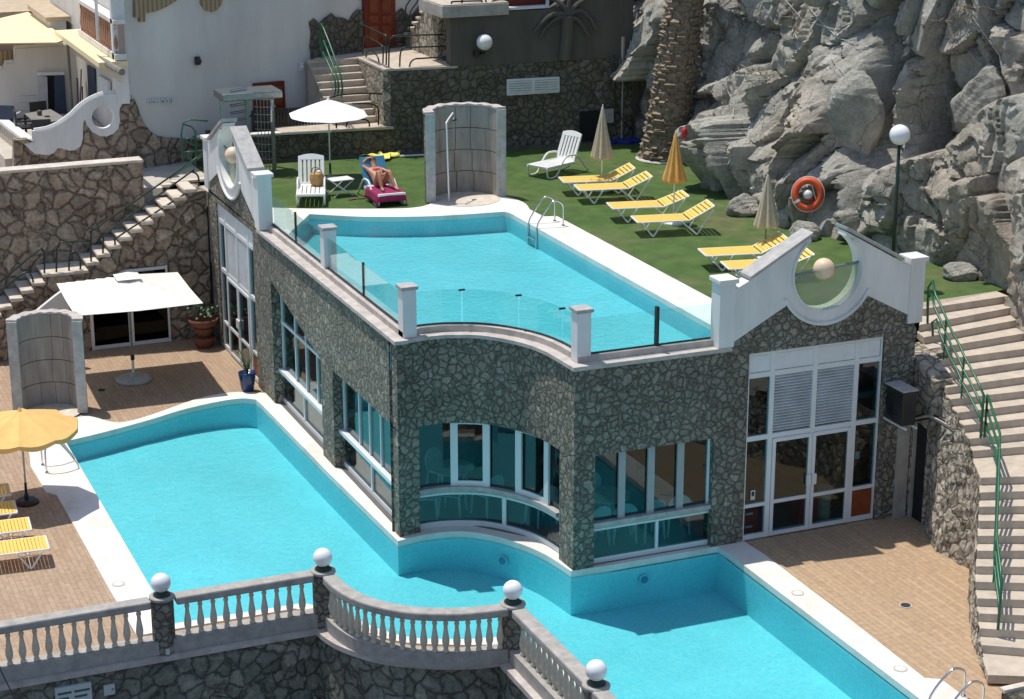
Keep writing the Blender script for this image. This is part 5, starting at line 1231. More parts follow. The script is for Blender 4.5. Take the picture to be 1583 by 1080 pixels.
# ---------------- sun loungers ----------------
def slat(mb, c, ang, w, L, th=.018):       # a cross slat centred at c, pitched by ang
    m = Matrix.Translation(c) @ Matrix.Rotation(-ang, 4, 'Y'); mb.box(-w / 2, w / 2, -L / 2, L / 2, -th / 2, th / 2, m)
def yellow_lounger(lab):
    t = thing('sun_lounger', lab, 'sun lounger', group='yellow slatted sun loungers')
    W = .33; zs = .36; A = R(24)
    fr = MB()
    for y in (-W, W): fr.tube([(0, y, zs), (1.25, y, zs)], .02, 8)
    fr.tube([(0, -W, zs), (0, W, zs)], .022, 8); fr.build('frame', 'frame_white', t)
    bf = MB(); L = .68
    for y in (-W, W): bf.tube([(1.25, y, zs), (1.25 + L * math.cos(A), y, zs + L * math.sin(A))], .02, 8)
    bf.tube([(1.25 + L * math.cos(A), -W, zs + L * math.sin(A)), (1.25 + L * math.cos(A), W, zs + L * math.sin(A))], .022, 8); bf.build('back_frame', 'frame_white', t)
    s_ = MB(); x = .05
    while x < 1.22: slat(s_, (x, 0, zs + .012), 0, .058, 2 * W - .03); x += .068
    s_.build('seat', 'yellow_slats', t)
    s_ = MB(); u = .06
    while u < L - .03: slat(s_, (1.25 + u * math.cos(A), 0, zs + .012 + u * math.sin(A)), A, .066 if u < .2 else .075, 2 * W - .03); u += .078 if u < .2 else .105
    s_.build('backrest', 'yellow_slats', t)
    for xa, xm, xb, zb in ((.12, .36, .60, zs), (1.05, 1.42, 1.82, zs + .24)):
        for y in (-W - .02, W + .02):
            MB().tube([(xa, y, zs - .01), (xm - .03, y, .04), (xm, y, .018), (xm + .03, y, .04), (xb, y, zb)], .019, 8).build('leg', 'frame_white', t)
        MB().tube([(xm, -W, .04), (xm, W, .04)], .014, 6).build('crossbar', 'frame_white', t)
    return t
y0 = yellow_lounger('yellow slatted lounger nearest the white lounger, far one of its pair')
def put(o, px_, zf, ang, lab, copy=True, z0=Z2):
    p = onZ(*px_, z0 + .38); loc = (p.x, p.y, z0)
    if not copy: o.location = loc; o.rotation_euler = (0, 0, ang); o['label'] = lab; return o
    return dup(o, loc, ang, lab)
AN = R(-12)
put(y0, (868, 277), 0, AN, 'yellow lounger under the first beige umbrella, the farther one of the pair', False)
put(y0, (892, 289), 0, AN, 'yellow lounger under the first beige umbrella with dry leaves on it')
put(y0, (943, 317), 0, AN, 'yellow lounger behind the orange closed umbrella, the farther one of the pair')
put(y0, (981, 338), 0, AN, 'yellow lounger in front of the orange closed umbrella')
put(y0, (1086, 389), 0, AN, 'yellow lounger beside the last beige umbrella, partly behind the white gable arm')
put(y0, (1121, 409), 0, AN, 'yellow lounger half hidden behind the white gable, nearest of the six')
AL = PI + R(-4)
put(y0, (73, 837), 0, AL, 'yellow lounger nearest the balustrade on the left deck', True, 0)
put(y0, (46, 808), 0, AL, 'yellow lounger second from the balustrade, touching the umbrella shadow', True, 0)
put(y0, (24, 782), 0, AL, 'yellow lounger shaded by the orange umbrella on the left deck', True, 0)
put(y0, (14, 755), 0, AL, 'yellow lounger farthest from the balustrade on the left deck', True, 0)
for o in [x for x in C.objects if x.name.startswith('sun_lounger') and x.type == 'EMPTY']:
    dl_ = R(random.Random(o.name).choice((-4, -2, 0, 2, 4))); pv = Vector((1.25, 0, .36)); mt = Matrix.Rotation(dl_, 4, 'Y')
    for k in o.children:
        if k.name.startswith('back'): k.rotation_euler = (0, dl_, 0); k.location = pv - mt @ pv
# dry leaves on one lounger
dl = MB(); rr_ = random.Random(8); c = onZ(938, 278, Z2 + .40)
for k in range(90):
    x = c.x + rr_.gauss(0, .22); y = c.y + rr_.gauss(0, .09); z = Z2 + .385 + rr_.uniform(.0, .05); a = rr_.uniform(0, 6); s_ = rr_.uniform(.03, .07)
    dl.add([(x, y, z), (x + s_ * math.cos(a), y + s_ * math.sin(a), z + .02), (x + s_ * .6 * math.cos(a + .8), y + s_ * .6 * math.sin(a + .8), z + .03)], [(0, 1, 2)])
tag(dl.build('dry_leaves', 'dry_leaf'), 'heap of dry leaves lying on a yellow lounger', 'leaves', kind='stuff')

def resin_lounger(lab, ang, m2='white_plastic', back='white_plastic'):
    t = thing('resin_lounger', lab, 'sun lounger'); W = .33; zs = .32; A = R(ang); L = .78
    s_ = MB()
    for i in range(6): y = -W + .06 + i * (2 * W - .12) / 5; s_.box(.02, 1.12, y - .045, y + .045, zs - .015, zs + .015)
    s_.box(.0, .10, -W, W, zs - .04, zs + .018); s_.box(1.05, 1.15, -W, W, zs - .04, zs + .017); s_.build('seat', m2, t, bev=.008)
    b = MB(); m = Matrix.Translation((1.15, 0, zs)) @ Matrix.Rotation(-A, 4, 'Y')
    if back == 'white_plastic':
        for i in range(6): y = -W + .06 + i * (2 * W - .12) / 5; b.box(.06, L - .1, y - .036, y + .036, -.015, .015, m)
        b.box(0, .08, -W, W, -.02, .02, m)
        n = 10; top = [(L - .12, -W)] + [(L - .02 + .06 * math.sin(PI * i / n), -W + 2 * W * i / n) for i in range(n + 1)] + [(L - .12, W)]
        b.prism(top, lambda p: m @ Vector((p[0], p[1], -.02)), lambda p: m @ Vector((p[0], p[1], .02)))
        b.box(.06, L - .1, -W, -W + .05, -.03, .02, m); b.box(.06, L - .1, W - .05, W, -.03, .02, m)
    else: b.box(0, L, -W + .03, W - .03, -.012, .012, m); b.box(0, L, -W, -W + .04, -.025, .025, m); b.box(0, L, W - .04, W, -.025, .025, m)
    b.build('backrest', back, t, bev=.006)
    for y in (-W - .01, W + .01):
        pts = [(.02, y, zs), (.04, y, .10), (.12, y, .025), (.34, y, .025), (.46, y, .10), (.62, y, .34), (.80, y, .50), (1.0, y, .52), (1.25, y, .46), (1.6, y, .12), (1.72, y, .02)]
        MB().tube(spline(pts, 3), .026, 8).build('side_rail', m2, t, smooth=True)
        MB().box(.0, 1.15, y - .02, y + .02, zs - .06, zs + .01).build('apron', m2, t)
    return t
def orient(t, foot, head, z0=Z2):
    p = onZ(*foot, z0 + .32); q = onZ(*head, z0 + .36); t.location = (p.x, p.y, z0); t.rotation_euler = (0, 0, math.atan2(q.y - p.y, q.x - p.x)); return t
orient(resin_lounger('white resin lounger with slatted back and a straw bag on it', 62), (480, 301), (483, 268))
L2 = orient(resin_lounger('white lounger with blue mesh back under the sunbather', 58, back='blue_mesh'), (606, 300), (573, 277))
L3 = orient(resin_lounger('white resin lounger standing alone near the dark doorway', 66), (830, 257), (880, 243))

# ---------------- small things ----------------
p = onZ(490, 286, Z2 + .34); bg_ = thing('straw_bag', 'brown straw beach bag standing on the white slatted lounger', 'bag', (p.x, p.y, Z2 + .34))
MB().lathe([(.13, 0), (.17, .06), (.19, .2), (.165, .30), (.15, .31)], (0, 0, 0), 18, lambda k, z: 1 + .06 * math.sin(k * 2)).build('basket', 'wicker', bg_)
for s_ in (-1, 1): MB().tube(spline([(-.1, .09 * s_, .28), (-.07, .11 * s_, .42), (.07, .11 * s_, .42), (.1, .09 * s_, .28)], 3), .011, 6).build('strap', 'hair', bg_, smooth=True)
MB().ball((.08, .02, .33), .055, 10).build('content', 'white_cloth', bg_, smooth=True)
tq2 = thing('folding_table', 'small white folding table between the two lawn loungers', 'table', (onZ(526, 277, Z2 + .42).x, onZ(526, 277, Z2 + .42).y, Z2), .1)
MB().box(-.30, .30, -.22, .22, .42, .445).build('table_top', 'white_plastic', tq2, bev=.008)
for y in (-.2, .2):
    MB().tube([(-.27, y, .01), (.27, y, .415)], .014, 6).build('leg', 'white_plastic', tq2); MB().tube([(.27, y + .02, .01), (-.27, y + .02, .415)], .014, 6).build('leg', 'white_plastic', tq2)
p = onZ(552, 308, Z2); sn = thing('sandals', 'pair of brown sandals on the grass beside the sunbather', 'sandals', (p.x, p.y, Z2))
for dx, a in ((-.12, .3), (.12, -.2)):
    MB().box(-.11, .11, -.04, .04, 0.005, .03, Matrix.Translation((dx, 0, 0)) @ Matrix.Rotation(a, 4, 'Z')).build('sandal', 'terracotta', sn, bev=.01)
p = onZ(592, 245, Z2); tw_ = thing('yellow_towel', 'crumpled yellow towel lying on the grass by the wall', 'towel', (p.x, p.y, Z2))
q = MB(); n = 9; vv = []
for j in range(n):
    for i in range(n):
        u, v = i / (n - 1) - .5, j / (n - 1) - .5; r_ = math.hypot(u, v); a = math.atan2(v, u); k = 1 + .5 * math.sin(3 * a + .7)
        vv.append((u * .75 * k, v * .6 * k, .03 + .16 * max(0, math.sin(5 * a)) * (r_ * 1.2) + .12 * (1 - r_) * abs(math.sin(7 * u + 3 * v))))
q.add(vv, [(j * n + i, j * n + i + 1, (j + 1) * n + i + 1, (j + 1) * n + i) for j in range(n - 1) for i in range(n - 1)]); solid(q.build('cloth', 'yellow_towel', tw_, smooth=True), .01)

# sunbather (local frame of her lounger: x from foot to head)
def skin_fig(name, J, E, mat, parent, rad, root=0):
    me = bpy.data.meshes.new(name); me.from_pydata([J[k] for k in J], [(list(J).index(a), list(J).index(b)) for a, b in E], [])
    me.materials.append(M[mat]); o = bpy.data.objects.new(name, me); C.objects.link(o); o.parent = parent
    o.modifiers.new('skin', 'SKIN'); ss_ = o.modifiers.new('sub', 'SUBSURF'); ss_.levels = 2; ss_.render_levels = 2
    for i, k in enumerate(J):
        sv_ = me.skin_vertices[0].data[i]; r = rad[k]; sv_.radius = r if isinstance(r, tuple) else (r, r); sv_.use_root = (i == root)
    for p_ in me.polygons: p_.use_smooth = True
    return o
pn_ = thing('person', 'sunbather lying on the blue-backed lounger with knees bent and one arm over the face', 'person', L2.location, L2.rotation_euler.z)
J = {'pelvis': (.92, 0, .44), 'belly': (1.07, 0, .52), 'chest': (1.25, 0, .64), 'neckb': (1.35, 0, .72), 'neck': (1.40, 0, .77), 'head': (1.48, .0, .84), 'crown': (1.55, 0, .90),
     'hipL': (.89, .10, .43), 'kneeL': (.55, .15, .82), 'calfL': (.46, .15, .62), 'ankL': (.36, .14, .40), 'toeL': (.19, .15, .375),
     'hipR': (.89, -.10, .43), 'kneeR': (.58, -.13, .80), 'calfR': (.48, -.17, .60), 'ankR': (.34, -.21, .40), 'toeR': (.17, -.24, .375),
     'shL': (1.30, .17, .69), 'elL': (1.50, .32, .80), 'wrL': (1.50, .12, .955), 'pmL': (1.49, .05, .965),
     'shR': (1.30, -.17, .69), 'elR': (1.10, -.29, .64), 'wrR': (1.00, -.10, .60), 'pmR': (.98, -.02, .60)}
E = [('pelvis', 'belly'), ('belly', 'chest'), ('chest', 'neckb'), ('neckb', 'neck'), ('neck', 'head'), ('head', 'crown'), ('pelvis', 'hipL'), ('hipL', 'kneeL'), ('kneeL', 'calfL'), ('calfL', 'ankL'), ('ankL', 'toeL'),
     ('pelvis', 'hipR'), ('hipR', 'kneeR'), ('kneeR', 'calfR'), ('calfR', 'ankR'), ('ankR', 'toeR'), ('chest', 'shL'), ('shL', 'elL'), ('elL', 'wrL'), ('wrL', 'pmL'), ('chest', 'shR'), ('shR', 'elR'), ('elR', 'wrR'), ('wrR', 'pmR')]
rad = dict(pelvis=(.125, .15), belly=(.12, .14), chest=(.12, .15), neckb=.07, neck=.055, head=(.085, .095), crown=(.075, .08), hipL=.095, hipR=.095, kneeL=.06, kneeR=.06, calfL=.058, calfR=.058, ankL=.038, ankR=.038, toeL=.034, toeR=.034,
           shL=.06, shR=.06, elL=.042, elR=.042, wrL=.027, wrR=.027, pmL=.032, pmR=.032)
for s_, (bx_, by_, bz_), dx, dy in (('L', J['pmL'], .0, -1), ('R', J['pmR'], -.2, 1)):
    for f in range(5):
        off = (f - 1.5) * .02; ln_ = (.05, .075, .085, .078, .06)[f]
        a = (bx_ + off, by_ + dy * .02, bz_ - .004); b = (bx_ + off * 1.3, by_ + dy * (.02 + ln_ * .6), bz_ + .002); c = (bx_ + off * 1.4, by_ + dy * (.02 + ln_), bz_ - .02)
        if f == 0: a = (bx_ - .03, by_, bz_); b = (bx_ - .055, by_ + dy * .03, bz_ - .005); c = (bx_ - .06, by_ + dy * .055, bz_ - .015)
        for k, q in (('a', a), ('b', b), ('c', c)): J[f'f{s_}{f}{k}'] = q; rad[f'f{s_}{f}{k}'] = .010 if k != 'c' else .008
        E += [('pm' + s_, f'f{s_}{f}a'), (f'f{s_}{f}a', f'f{s_}{f}b'), (f'f{s_}{f}b', f'f{s_}{f}c')]
skin_fig('body', J, E, 'skin', pn_, rad)
hr_ = MB().ball((0, 0, 0), .115, 16, sz=1.0); ho = hr_.build('hair', 'hair', pn_, smooth=True); ho.location = (1.565, 0, .875); ho.scale = (.95, 1.0, 1.1); ho.rotation_euler = (0, -.8, 0)
q = MB(); q.ball((1.44, 0, .93), .016, 8); q.build('nose', 'skin', pn_, smooth=True)
sw_ = MB().lathe([(.142, -.02), (.165, .03), (.150, .09)], (0, 0, 0), 20); so_ = sw_.build('swimwear', 'red_swimwear', pn_, smooth=True); so_.location = (.90, 0, .42); so_.rotation_euler = (0, .9, 0); so_.scale = (.85, 1.05, .9)
sw_ = MB().lathe([(.128, -.04), (.148, .0), (.132, .05)], (0, 0, 0), 20); so_ = sw_.build('bikini_top', 'red_swimwear', pn_, smooth=True); so_.location = (1.235, 0, .63); so_.rotation_euler = (0, .85, 0); so_.scale = (.92, 1.12, 1)
tw2 = thing('beach_towel', 'magenta beach towel draped over the foot of the sunbather lounger', 'towel', L2.location, L2.rotation_euler.z)
q = MB(); nx_, ny_ = 24, 20; vv = []
for j in range(ny_ + 1):
    for i in range(nx_ + 1):
        u = i / nx_; v = j / ny_ * 2 - 1; s_ = v * .62; edge = max(0, abs(s_) - .37)
        y = math.copysign(min(abs(s_), .37) + edge * .15, s_); z = .345 - edge * .95
        x = -.06 + 1.0 * u
        if u < .12: z -= (.12 - u) * 1.7; x = -.06 + .12 * .3 + .1 * (u / .12) * .3
        vv.append((x, y + .01 * math.sin(9 * u), z + .008 * math.sin(14 * u + 5 * v)))
q.add(vv, [(j * (nx_ + 1) + i, j * (nx_ + 1) + i + 1, (j + 1) * (nx_ + 1) + i + 1, (j + 1) * (nx_ + 1) + i) for j in range(ny_) for i in range(nx_)]); solid(q.build('cloth', 'pink_towel', tw2, smooth=True), .012)

# potted plants
p = onZ(383, 603, .03); t = thing('potted_plant', 'tall dark blue pot with a spindly plant at the corner of the pool house', 'plant', (p.x, p.y, .03))
MB().lathe([(.13, 0), (.15, .02), (.21, .42), (.215, .46), (.19, .46), (.17, .40)], (0, 0, 0), 24).build('pot', 'blue_glaze', t, smooth=True)
st_ = MB(); rr_ = random.Random(2)
for k in range(26):
    a = rr_.uniform(0, 6.28); s_ = rr_.uniform(.1, .3); h = rr_.uniform(.3, .75); st_.tube(spline([(0, 0, .4), (s_ * .4 * math.cos(a), s_ * .4 * math.sin(a), .4 + h * .6), (s_ * math.cos(a), s_ * math.sin(a), .4 + h)], 2), .008, 5, r2=.003)
st_.build('leaves', 'leaf', t)
p = onZ(316, 536, .0); t = thing('terracotta_pots', 'stack of terracotta planters in the dark patio corner', 'planter', (p.x, p.y, 0))
MB().lathe([(.20, 0), (.28, .25), (.30, .28)], (0, 0, 0), 20).build('lower_pot', 'terracotta', t, smooth=True); MB().lathe([(.16, .282), (.24, .5), (.25, .53)], (0, 0, 0), 20).build('upper_pot', 'terracotta', t, smooth=True)
MB().lathe([(.20, .532), (.34, .62), (.40, .78), (.36, .78), (.30, .66)], (0, 0, 0), 22).build('bowl', 'terracotta', t, smooth=True)
lf = MB()
for k in range(60):
    a = rr_.uniform(0, 6.28); s_ = rr_.uniform(.05, .42); z = .78 + rr_.uniform(0, .3); x, y = s_ * math.cos(a), s_ * math.sin(a); lf.add([(x, y, z), (x + .08, y + .02, z + .03), (x + .03, y + .07, z + .05)], [(0, 1, 2)])
lf.build('leaves', 'leaf', t)

# ---------------- indoors ----------------
ch0 = None
def ichair(loc, rz, lab, first):
    global ch0
    if ch0 is None:
        t = thing('plastic_chair', lab, 'chair', loc, rz, 'moulded chairs inside the pool house')
        MB().box(-.22, .22, -.22, .22, .42, .45).build('seat', 'white_plastic', t, bev=.02)
        n = 12; pr = [(-.22, .46), (.22, .46), (.24, .62)] + [(.24 * math.cos(PI * i / n), .66 + .22 * math.sin(PI * i / n)) for i in range(n + 1)] + [(-.24, .62)]
        MB().prism(pr, lambda p: (p[0], .21 + .10 * (p[1] - .45), p[1]), lambda p: (p[0], .235 + .10 * (p[1] - .45), p[1])).build('backrest', 'white_plastic', t)
        for x in (-.2, .2):
            for y in (-.2, .2): MB().tube([(x * 1.15, y * 1.15, 0), (x, y, .42)], .022, 6, r2=.03).build('leg', 'white_plastic', t)
        ch0 = t; return t
    return dup(ch0, loc, rz, lab)
GL = [((15.0, 31.6), 0.2, 'behind the left pane of the straight window'), ((15.6, 31.55), -.2, 'second along the straight window'), ((16.15, 31.5), .1, 'third along the straight window'), ((16.75, 31.55), -.1, 'at the right end of the straight window'),
      ((15.6, 32.9), 3.0, 'across the table from the straight window'), ((12.5, 34.2), 1.2, 'behind the left pane of the curved window'), ((13.05, 34.15), .9, 'second along the curved window'), ((13.7, 33.9), .4, 'in the middle of the curved window'),
      ((14.5, 33.0), .2, 'near the narrow right pane of the curved window'), ((13.3, 35.4), 3.6, 'across the table from the curved window'), ((12.6, 36.0), 1.7, 'beside the left side window'), ((12.6, 39.6), 1.4, 'beside the farther left side window')]
for (xy, rz, w_2) in GL: ichair((xy[0], xy[1], .04), rz + PI, 'white round-backed chair indoors, ' + w_2, None)
for (x, y, w_2) in ((15.6, 32.2, 'behind the straight window'), (13.3, 34.8, 'behind the curved window')):
    t = thing('round_table', 'round cafe table indoors ' + w_2, 'table', (x, y, .04), group='cafe tables inside the pool house'); MB().lathe([(.45, .70), (.45, .73)], (0, 0, 0), 28).build('table_top', 'tub_cream', t); MB().lathe([(.04, .02), (.04, .699)], (0, 0, 0), 10).build('leg', 'galvanised', t); MB().lathe([(.24, 0), (.22, .03)], (0, 0, 0), 16).build('foot', 'galvanised', t)
def crate(lab, x, y, z, grp='red drink crates inside the entrance'):
    t = thing('drink_crate', lab, 'crate', (x, y, z), group=grp); MB().box(-.19, .19, -.15, .15, 0, .05).build('bottom', 'crate_red', t)
    m = MB(); m.box(-.2, .2, -.16, -.145, 0, .27); m.box(-.2, .2, .145, .16, 0, .27); m.box(-.2, -.185, -.145, .145, 0, .27); m.box(.185, .2, -.145, .145, 0, .27); m.build('sides', 'crate_red', t)
    MB().box(-.08, .08, -.166, -.161, .15, .19).build('hand_hold', 'mark_white', t)
crate('red crate at the bottom of the stack behind the left pane of the entrance', 18.02, 31.0, .04); crate('red crate on top of the stack behind the left pane of the entrance', 18.02, 31.0, .312)
crate('red crate at the bottom of the stack behind the right door leaf', 19.4, 31.05, .04); crate('red crate on top of the stack behind the right door leaf', 19.4, 31.05, .312)
t = thing('tub_stack', 'stack of cream food tubs behind the right door leaf', 'tubs', (19.85, 31.05, .04))
for k in range(5): MB().lathe([(.13, 0), (.15, .11), (.16, .11), (.16, .13)], (0, 0, .132 * k), 16).build('tub', 'tub_cream', t, smooth=False)
t = thing('notice_sticker', 'small white and yellow notice stuck on the left entrance pane', 'sticker', (17.98, 30.66, .85)); MB().box(-.05, .05, 0, .006, 0, .2).build('card', 'sign_white', t); MB().box(-.03, .03, -.004, -.001, .08, .17).build('symbol', 'mark_dark', t)
t = thing('fire_extinguisher', 'red fire extinguisher hanging inside behind the right entrance pane', 'extinguisher', (20.5, 31.0, 1.1)); MB().lathe([(.07, 0), (.075, .05), (.075, .4), (.03, .48), (.03, .52)], (0, 0, 0), 14).build('bottle', 'crate_red', t, smooth=True); MB().box(-.02, .08, -.02, .02, .521, .56).build('valve', 'black_plastic', t); MB().box(-.05, .05, -.085, -.08, .15, .3).build('bottle_label', 'mark_white', t)

# ---------------- lamp post, palm, ring, nets, boulders ----------------
yl = 33.7; b = onY(1381, 392, yl); tpp = onY(1391, 208, yl)
t = thing('lamp_post', 'slim dark green lamp post with a white globe in front of the cliff', 'street lamp', (b.x, yl, Z2))
MB().tube([(0, 0, 0), (tpp.x - b.x, 0, tpp.z - Z2 - .12)], .045, 10, r2=.035).build('post', 'lamp_metal', t, smooth=True); MB().lathe([(.10, 0), (.10, .12), (.05, .2)], (0, 0, 0), 12).build('foot', 'lamp_metal', t)
MB().lathe([(.07, 0), (.08, .05)], (tpp.x - b.x, 0, tpp.z - Z2 - .19), 12).build('collar', 'lamp_metal', t); MB().ball((tpp.x - b.x, 0, tpp.z - Z2), .215, 28).build('globe', 'globe_white', t, smooth=True)
# palm trunk of overlapping old leaf bases
p = onZ(1026, 245, Z2); pt = thing('palm_tree', 'thick leaning palm trunk covered in cut leaf bases at the foot of the cliff', 'palm', (p.x, p.y, Z2))
def axis(h): return Vector((.12 * h + .003 * h * h * .5, .0, h)) * 1.0
q = MB(); rr_ = random.Random(4)
def prad(h): return .60 - .028 * h + .10 * math.exp(-h * 1.5)
vv = []; NHh, NC = 90, 36; Ht = 12.0
q.tube([axis(h) for h in np.linspace(0, Ht, 30)], [prad(h) - .04 for h in np.linspace(0, Ht, 30)], 24)
rows = 92
for j in range(rows):
    h = .04 + j * (Ht - .1) / rows; nb = 10
    for i in range(nb):
        a = 2 * PI * (i + .5 * (j % 2)) / nb + rr_.uniform(-.2, .2) + j * .05; h = .04 + j * (Ht - .1) / rows + rr_.uniform(-.05, .05); r = prad(h) - .03; c = axis(h); e = Vector((math.cos(a), math.sin(a), 0)); s_ = Vector((-math.sin(a), math.cos(a), 0)); w2 = r * PI / nb * rr_.uniform(.6, 1.25); o_ = rr_.uniform(.03, .15); hh = rr_.uniform(.07, .16)
        A = c + e * r
        q.add([A - s_ * w2 - Vector((0, 0, hh)), A + s_ * w2 - Vector((0, 0, hh)), A + e * o_ + s_ * w2 * .75 + Vector((0, 0, .02)), A + e * o_ - s_ * w2 * .75 + Vector((0, 0, .02)), A + s_ * w2 * .6 + Vector((0, 0, hh * .55)), A - s_ * w2 * .6 + Vector((0, 0, hh * .55))],
              [(0, 1, 2, 3), (3, 2, 4, 5), (1, 4, 2), (0, 3, 5)])
q.build('trunk', 'palm_bark', pt)
cr = MB(); top = axis(Ht)
for k in range(18):
    a = rr_.uniform(0, 6.28); el = rr_.uniform(-.2, 1.2); L = rr_.uniform(2.0, 2.8); d = Vector((math.cos(a) * math.cos(el), math.sin(a) * math.cos(el), math.sin(el))); side = Vector((-math.sin(a), math.cos(a), 0)); P = [top + d * (L * u) - Vector((0, 0, 1.5 * u * u)) for u in np.linspace(0, 1, 10)]
    cr.tube(P, .03, 4, r2=.006)
    for i in range(1, 10):
        for s_ in (-1, 1):
            for f_ in (0, .5):
                A = P[i - 1].lerp(P[i], f_); l = .55 * math.sin(PI * min(.95, .15 + i / 11)); t_ = (P[i] - P[i - 1]).normalized(); tip = A + side * s_ * l + t_ * l * .5 - Vector((0, 0, .15 * l)); cr.add([A, A + t_ * .05, tip], [(0, 1, 2)])
cr.build('crown', 'leaf', pt)
sk = MB().tube([(.0 + .74 * math.cos(a), .74 * math.sin(a), .02) for a in np.linspace(0, 2 * PI, 30, endpoint=False)], .05, 6, close=True); sk.build('root_ring', 'coping_white', pt)
dg = None
def cast(px_, py_):
    global dg
    if dg is None: bpy.context.view_layer.update(); dg = bpy.context.evaluated_depsgraph_get()
    o = Vector((0, 0, CAMZ)); d = ray(px_, py_).normalized()
    for _ in range(6):
        ok, loc, nor, ix, ob, mtx = sc.ray_cast(dg, o, d)
        if not ok: return None, None
        if ob.name == 'cliff': return loc, nor
        o = loc + d * .01
    return None, None
tc = Vector((0, 0, CAMZ))
loc, nor = cast(1249, 300); loc = loc or onY(1249, 300, 37.8); dcam = (tc - loc).normalized()
ds_r = [(l - tc).length for l in (cast(1249 + 26 * math.cos(a), 300 + 28 * math.sin(a))[0] for a in np.linspace(0, 6.2, 14)) if l]; c = tc - dcam * (min(ds_r + [(loc - tc).length]) - .10); t = thing('life_ring', 'orange life ring with white rope hanging on the cliff', 'life ring', c)
ax1 = Vector((dcam.y, -dcam.x, 0)).normalized(); ax2 = Vector((-.18 * dcam.x, -.18 * dcam.y, 1)).normalized(); ax1 = -ax1
nn_ = ax1.cross(ax2)
ring = [ax1 * .29 * math.cos(a) + ax2 * .32 * math.sin(a) for a in np.linspace(0, 2 * PI, 36, endpoint=False)]
MB().tube(ring, .082, 12, close=True).build('ring', 'ring_orange', t, smooth=True)
rp = [ax1 * (.385) * math.cos(a) + ax2 * .415 * math.sin(a) for a in np.linspace(0, 2 * PI, 24, endpoint=False)]
rop = MB().tube([p_ + nn_ * .02 * math.sin(6 * i) for i, p_ in enumerate(rp)], .012, 6, close=True); rop.tube([ax2 * .38 + ax1 * .03, ax2 * .1 + ax1 * .12, -ax2 * .15 + ax1 * .2, -ax2 * .25 + ax1 * .3], .014, 6); rop.build('rope', 'rope', t, smooth=True)
for a in (.5, 2.1, 3.7, 5.2):
    cc = ax1 * .29 * math.cos(a) + ax2 * .32 * math.sin(a); tg = (-ax1 * math.sin(a) + ax2 * math.cos(a)).normalized(); MB().tube([cc - tg * .03, cc + tg * .03], .086, 12).build('band', 'ring_orange' if a != 3.7 else 'mark_white', t)
MB().ball((0, 0, .0), .12, 14).build('float', 'white_plastic', t, smooth=True); MB().ball((.08, 0, -.12), .10, 12, sz=.6).build('rope_pouch', 'crate_red', t, smooth=True)
loc, nor = cast(1058, 205); 
if loc:
    t = thing('red_flag', 'small red cloth hanging on the rock behind the orange closed umbrella', 'flag', loc + (tc - loc).normalized() * .1); MB().ball((0, 0, 0), .08, 10, sz=1.8).build('cloth', 'crate_red', t, smooth=True); MB().ball((.02, 0, -.25), .05, 8, sz=2.0).build('cloth_end', 'skin', t, smooth=True)
# rock-fall net wires and dry twigs lying on the cliff
wr = thing('rockfall_net', 'slack grey wires of a rock-fall net draped over the cliff', 'net', (24.5, 45, 6))
def onrock(path, off=.06):
    P = []
    for x, y in path:
        l, n_ = cast(x, y)
        if l: P.append(l + (tc - l).normalized() * off)
    # drop jumps in depth
    Q = P[:1]
    for p_ in P[1:]:
        if (p_ - Q[-1]).length < 1.6: Q.append(p_)
    return Q
WR = [[(1066, 65), (1090, 75), (1120, 88), (1145, 105), (1160, 118)], [(1062, 85), (1085, 90), (1110, 100), (1130, 115), (1133, 140)], [(1060, 110), (1090, 118), (1120, 130), (1135, 160), (1132, 190)], [(1060, 150), (1085, 160), (1110, 175), (1130, 200)], [(1060, 180), (1080, 190), (1100, 200)],
      [(1065, 70), (1060, 110), (1062, 160), (1060, 200)], [(1090, 75), (1088, 120), (1092, 170), (1090, 210)], [(1120, 90), (1115, 130), (1118, 180)], [(960, 30), (975, 60), (972, 100), (968, 130)], [(985, 20), (978, 60), (985, 110)],
      [(1250, 10), (1275, 40), (1300, 60), (1340, 70)], [(1500, 20), (1520, 50), (1545, 85), (1555, 130), (1575, 160)], [(1180, 10), (1200, 40), (1230, 60), (1260, 75)], [(1285, 90), (1305, 115), (1330, 128)], [(1215, 0), (1240, 30), (1290, 45), (1330, 30)]]
for L in WR:
    Pn = onrock([(a[0] + (b[0] - a[0]) * f_, a[1] + (b[1] - a[1]) * f_) for a, b in zip(L[:-1], L[1:]) for f_ in (0, .33, .66)])
    if len(Pn) > 2: MB().tube(Pn, .012, 5).build('wire', 'wire_grey', wr, world=True)
rr_ = random.Random(12)
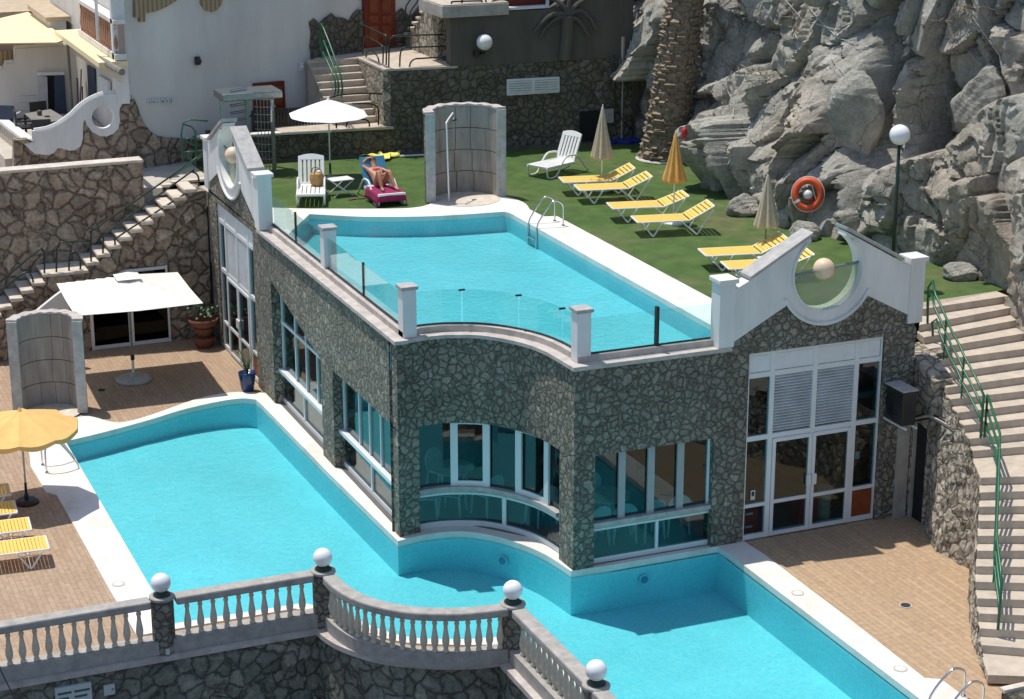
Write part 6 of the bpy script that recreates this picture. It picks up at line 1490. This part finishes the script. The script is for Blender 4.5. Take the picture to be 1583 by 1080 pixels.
for k, (cx_, cy_, lab) in enumerate(((1200, 40, 'tangle of dry twigs on the upper cliff right of the palm'), (1150, 120, 'dry twigs trailing down the middle of the cliff'), (1480, 30, 'dry twigs near the top of the cliff above the lamp'), (1120, 20, 'dry twigs beside the top of the palm trunk'))):
    l, n_ = cast(cx_, cy_)
    if not l: continue
    t = thing('dry_shrub', lab, 'shrub', l); m = MB()
    for j in range(26):
        x, y = cx_ + rr_.uniform(-30, 30), cy_ + rr_.uniform(-25, 25); pth = []; a = rr_.uniform(0, 6.28)
        for s_ in range(6): pth.append((x, y)); x += 9 * math.cos(a); y += 9 * math.sin(a); a += rr_.uniform(-.6, .6)
        Q = onrock(pth, .10)
        if len(Q) > 2: m.tube([q_ + Vector((rr_.uniform(-.03, .03), 0, rr_.uniform(-.02, .06))) for q_ in Q], .013, 4, r2=.004)
    if m.v: tag(m.build('twigs', 'twig', t, world=True), kind='stuff')
# boulders at the cliff foot
def boulder(lab, px_, s, seed, z=Z2):
    p = onZ(*px_, z); rg = np.random.default_rng(seed); N = rg.normal(size=(11, 3)); N /= np.linalg.norm(N, axis=1)[:, None]; D = rg.uniform(.62, 1.0, 11)
    mb = MB(); nu, nv = 40, 26; vv = []
    for j in range(nv + 1):
        for i in range(nu):
            th_ = PI * j / nv; ph_ = 2 * PI * i / nu; d = np.array([math.sin(th_) * math.cos(ph_), math.sin(th_) * math.sin(ph_), math.cos(th_)])
            dt = N @ d; r = min([D[k] / dt[k] for k in range(11) if dt[k] > .15] + [1.15]); r += .025 * math.sin(9 * d[0] + 5 * d[2] + seed) + .02 * math.sin(17 * d[1] + 11 * d[2])
            vv.append((d[0] * r * s[0], d[1] * r * s[1], d[2] * r * s[2] + s[2] * .45))
    mb.add(vv, [(j * nu + i, j * nu + (i + 1) % nu, (j + 1) * nu + (i + 1) % nu, (j + 1) * nu + i) for j in range(nv) for i in range(nu)])
    o = mb.build('boulder', 'rock', None, loc=(0, 0, 0)); o.location = (p.x, p.y, z); tag(o, lab, 'rock', 'boulders at the foot of the cliff'); return o
def boulder_at(px_, s, seed, lab):
    o = boulder(lab, px_, s, seed); l, n_ = cast(*px_)
    if l: o.location = l + (tc - l).normalized() * .05 - Vector((0, 0, s[2] * .7))
boulder('pointed grey boulder on the lawn edge behind the orange closed umbrella', (1106, 290), (.45, .4, .5), 1)
boulder_at((1325, 165), (.75, .6, 1.0), 12, 'big pointed boulder wedged high on the cliff left of the lamp globe')
boulder_at((1512, 150), (.75, .7, .95), 15, 'large boulder jutting out of the cliff right of the lamp globe')
boulder('low flat boulder left of the last beige umbrella', (1150, 330), (.45, .4, .35), 2)
boulder('rounded boulder just left of the life ring', (1212, 348), (.3, .3, .32), 3)
boulder('pale slab of rock at the end of the lawn above the right stairs', (1480, 430), (.42, .35, .22), 5)
boulder('pale boulder under the life ring', (1240, 368), (.36, .35, .28), 6)
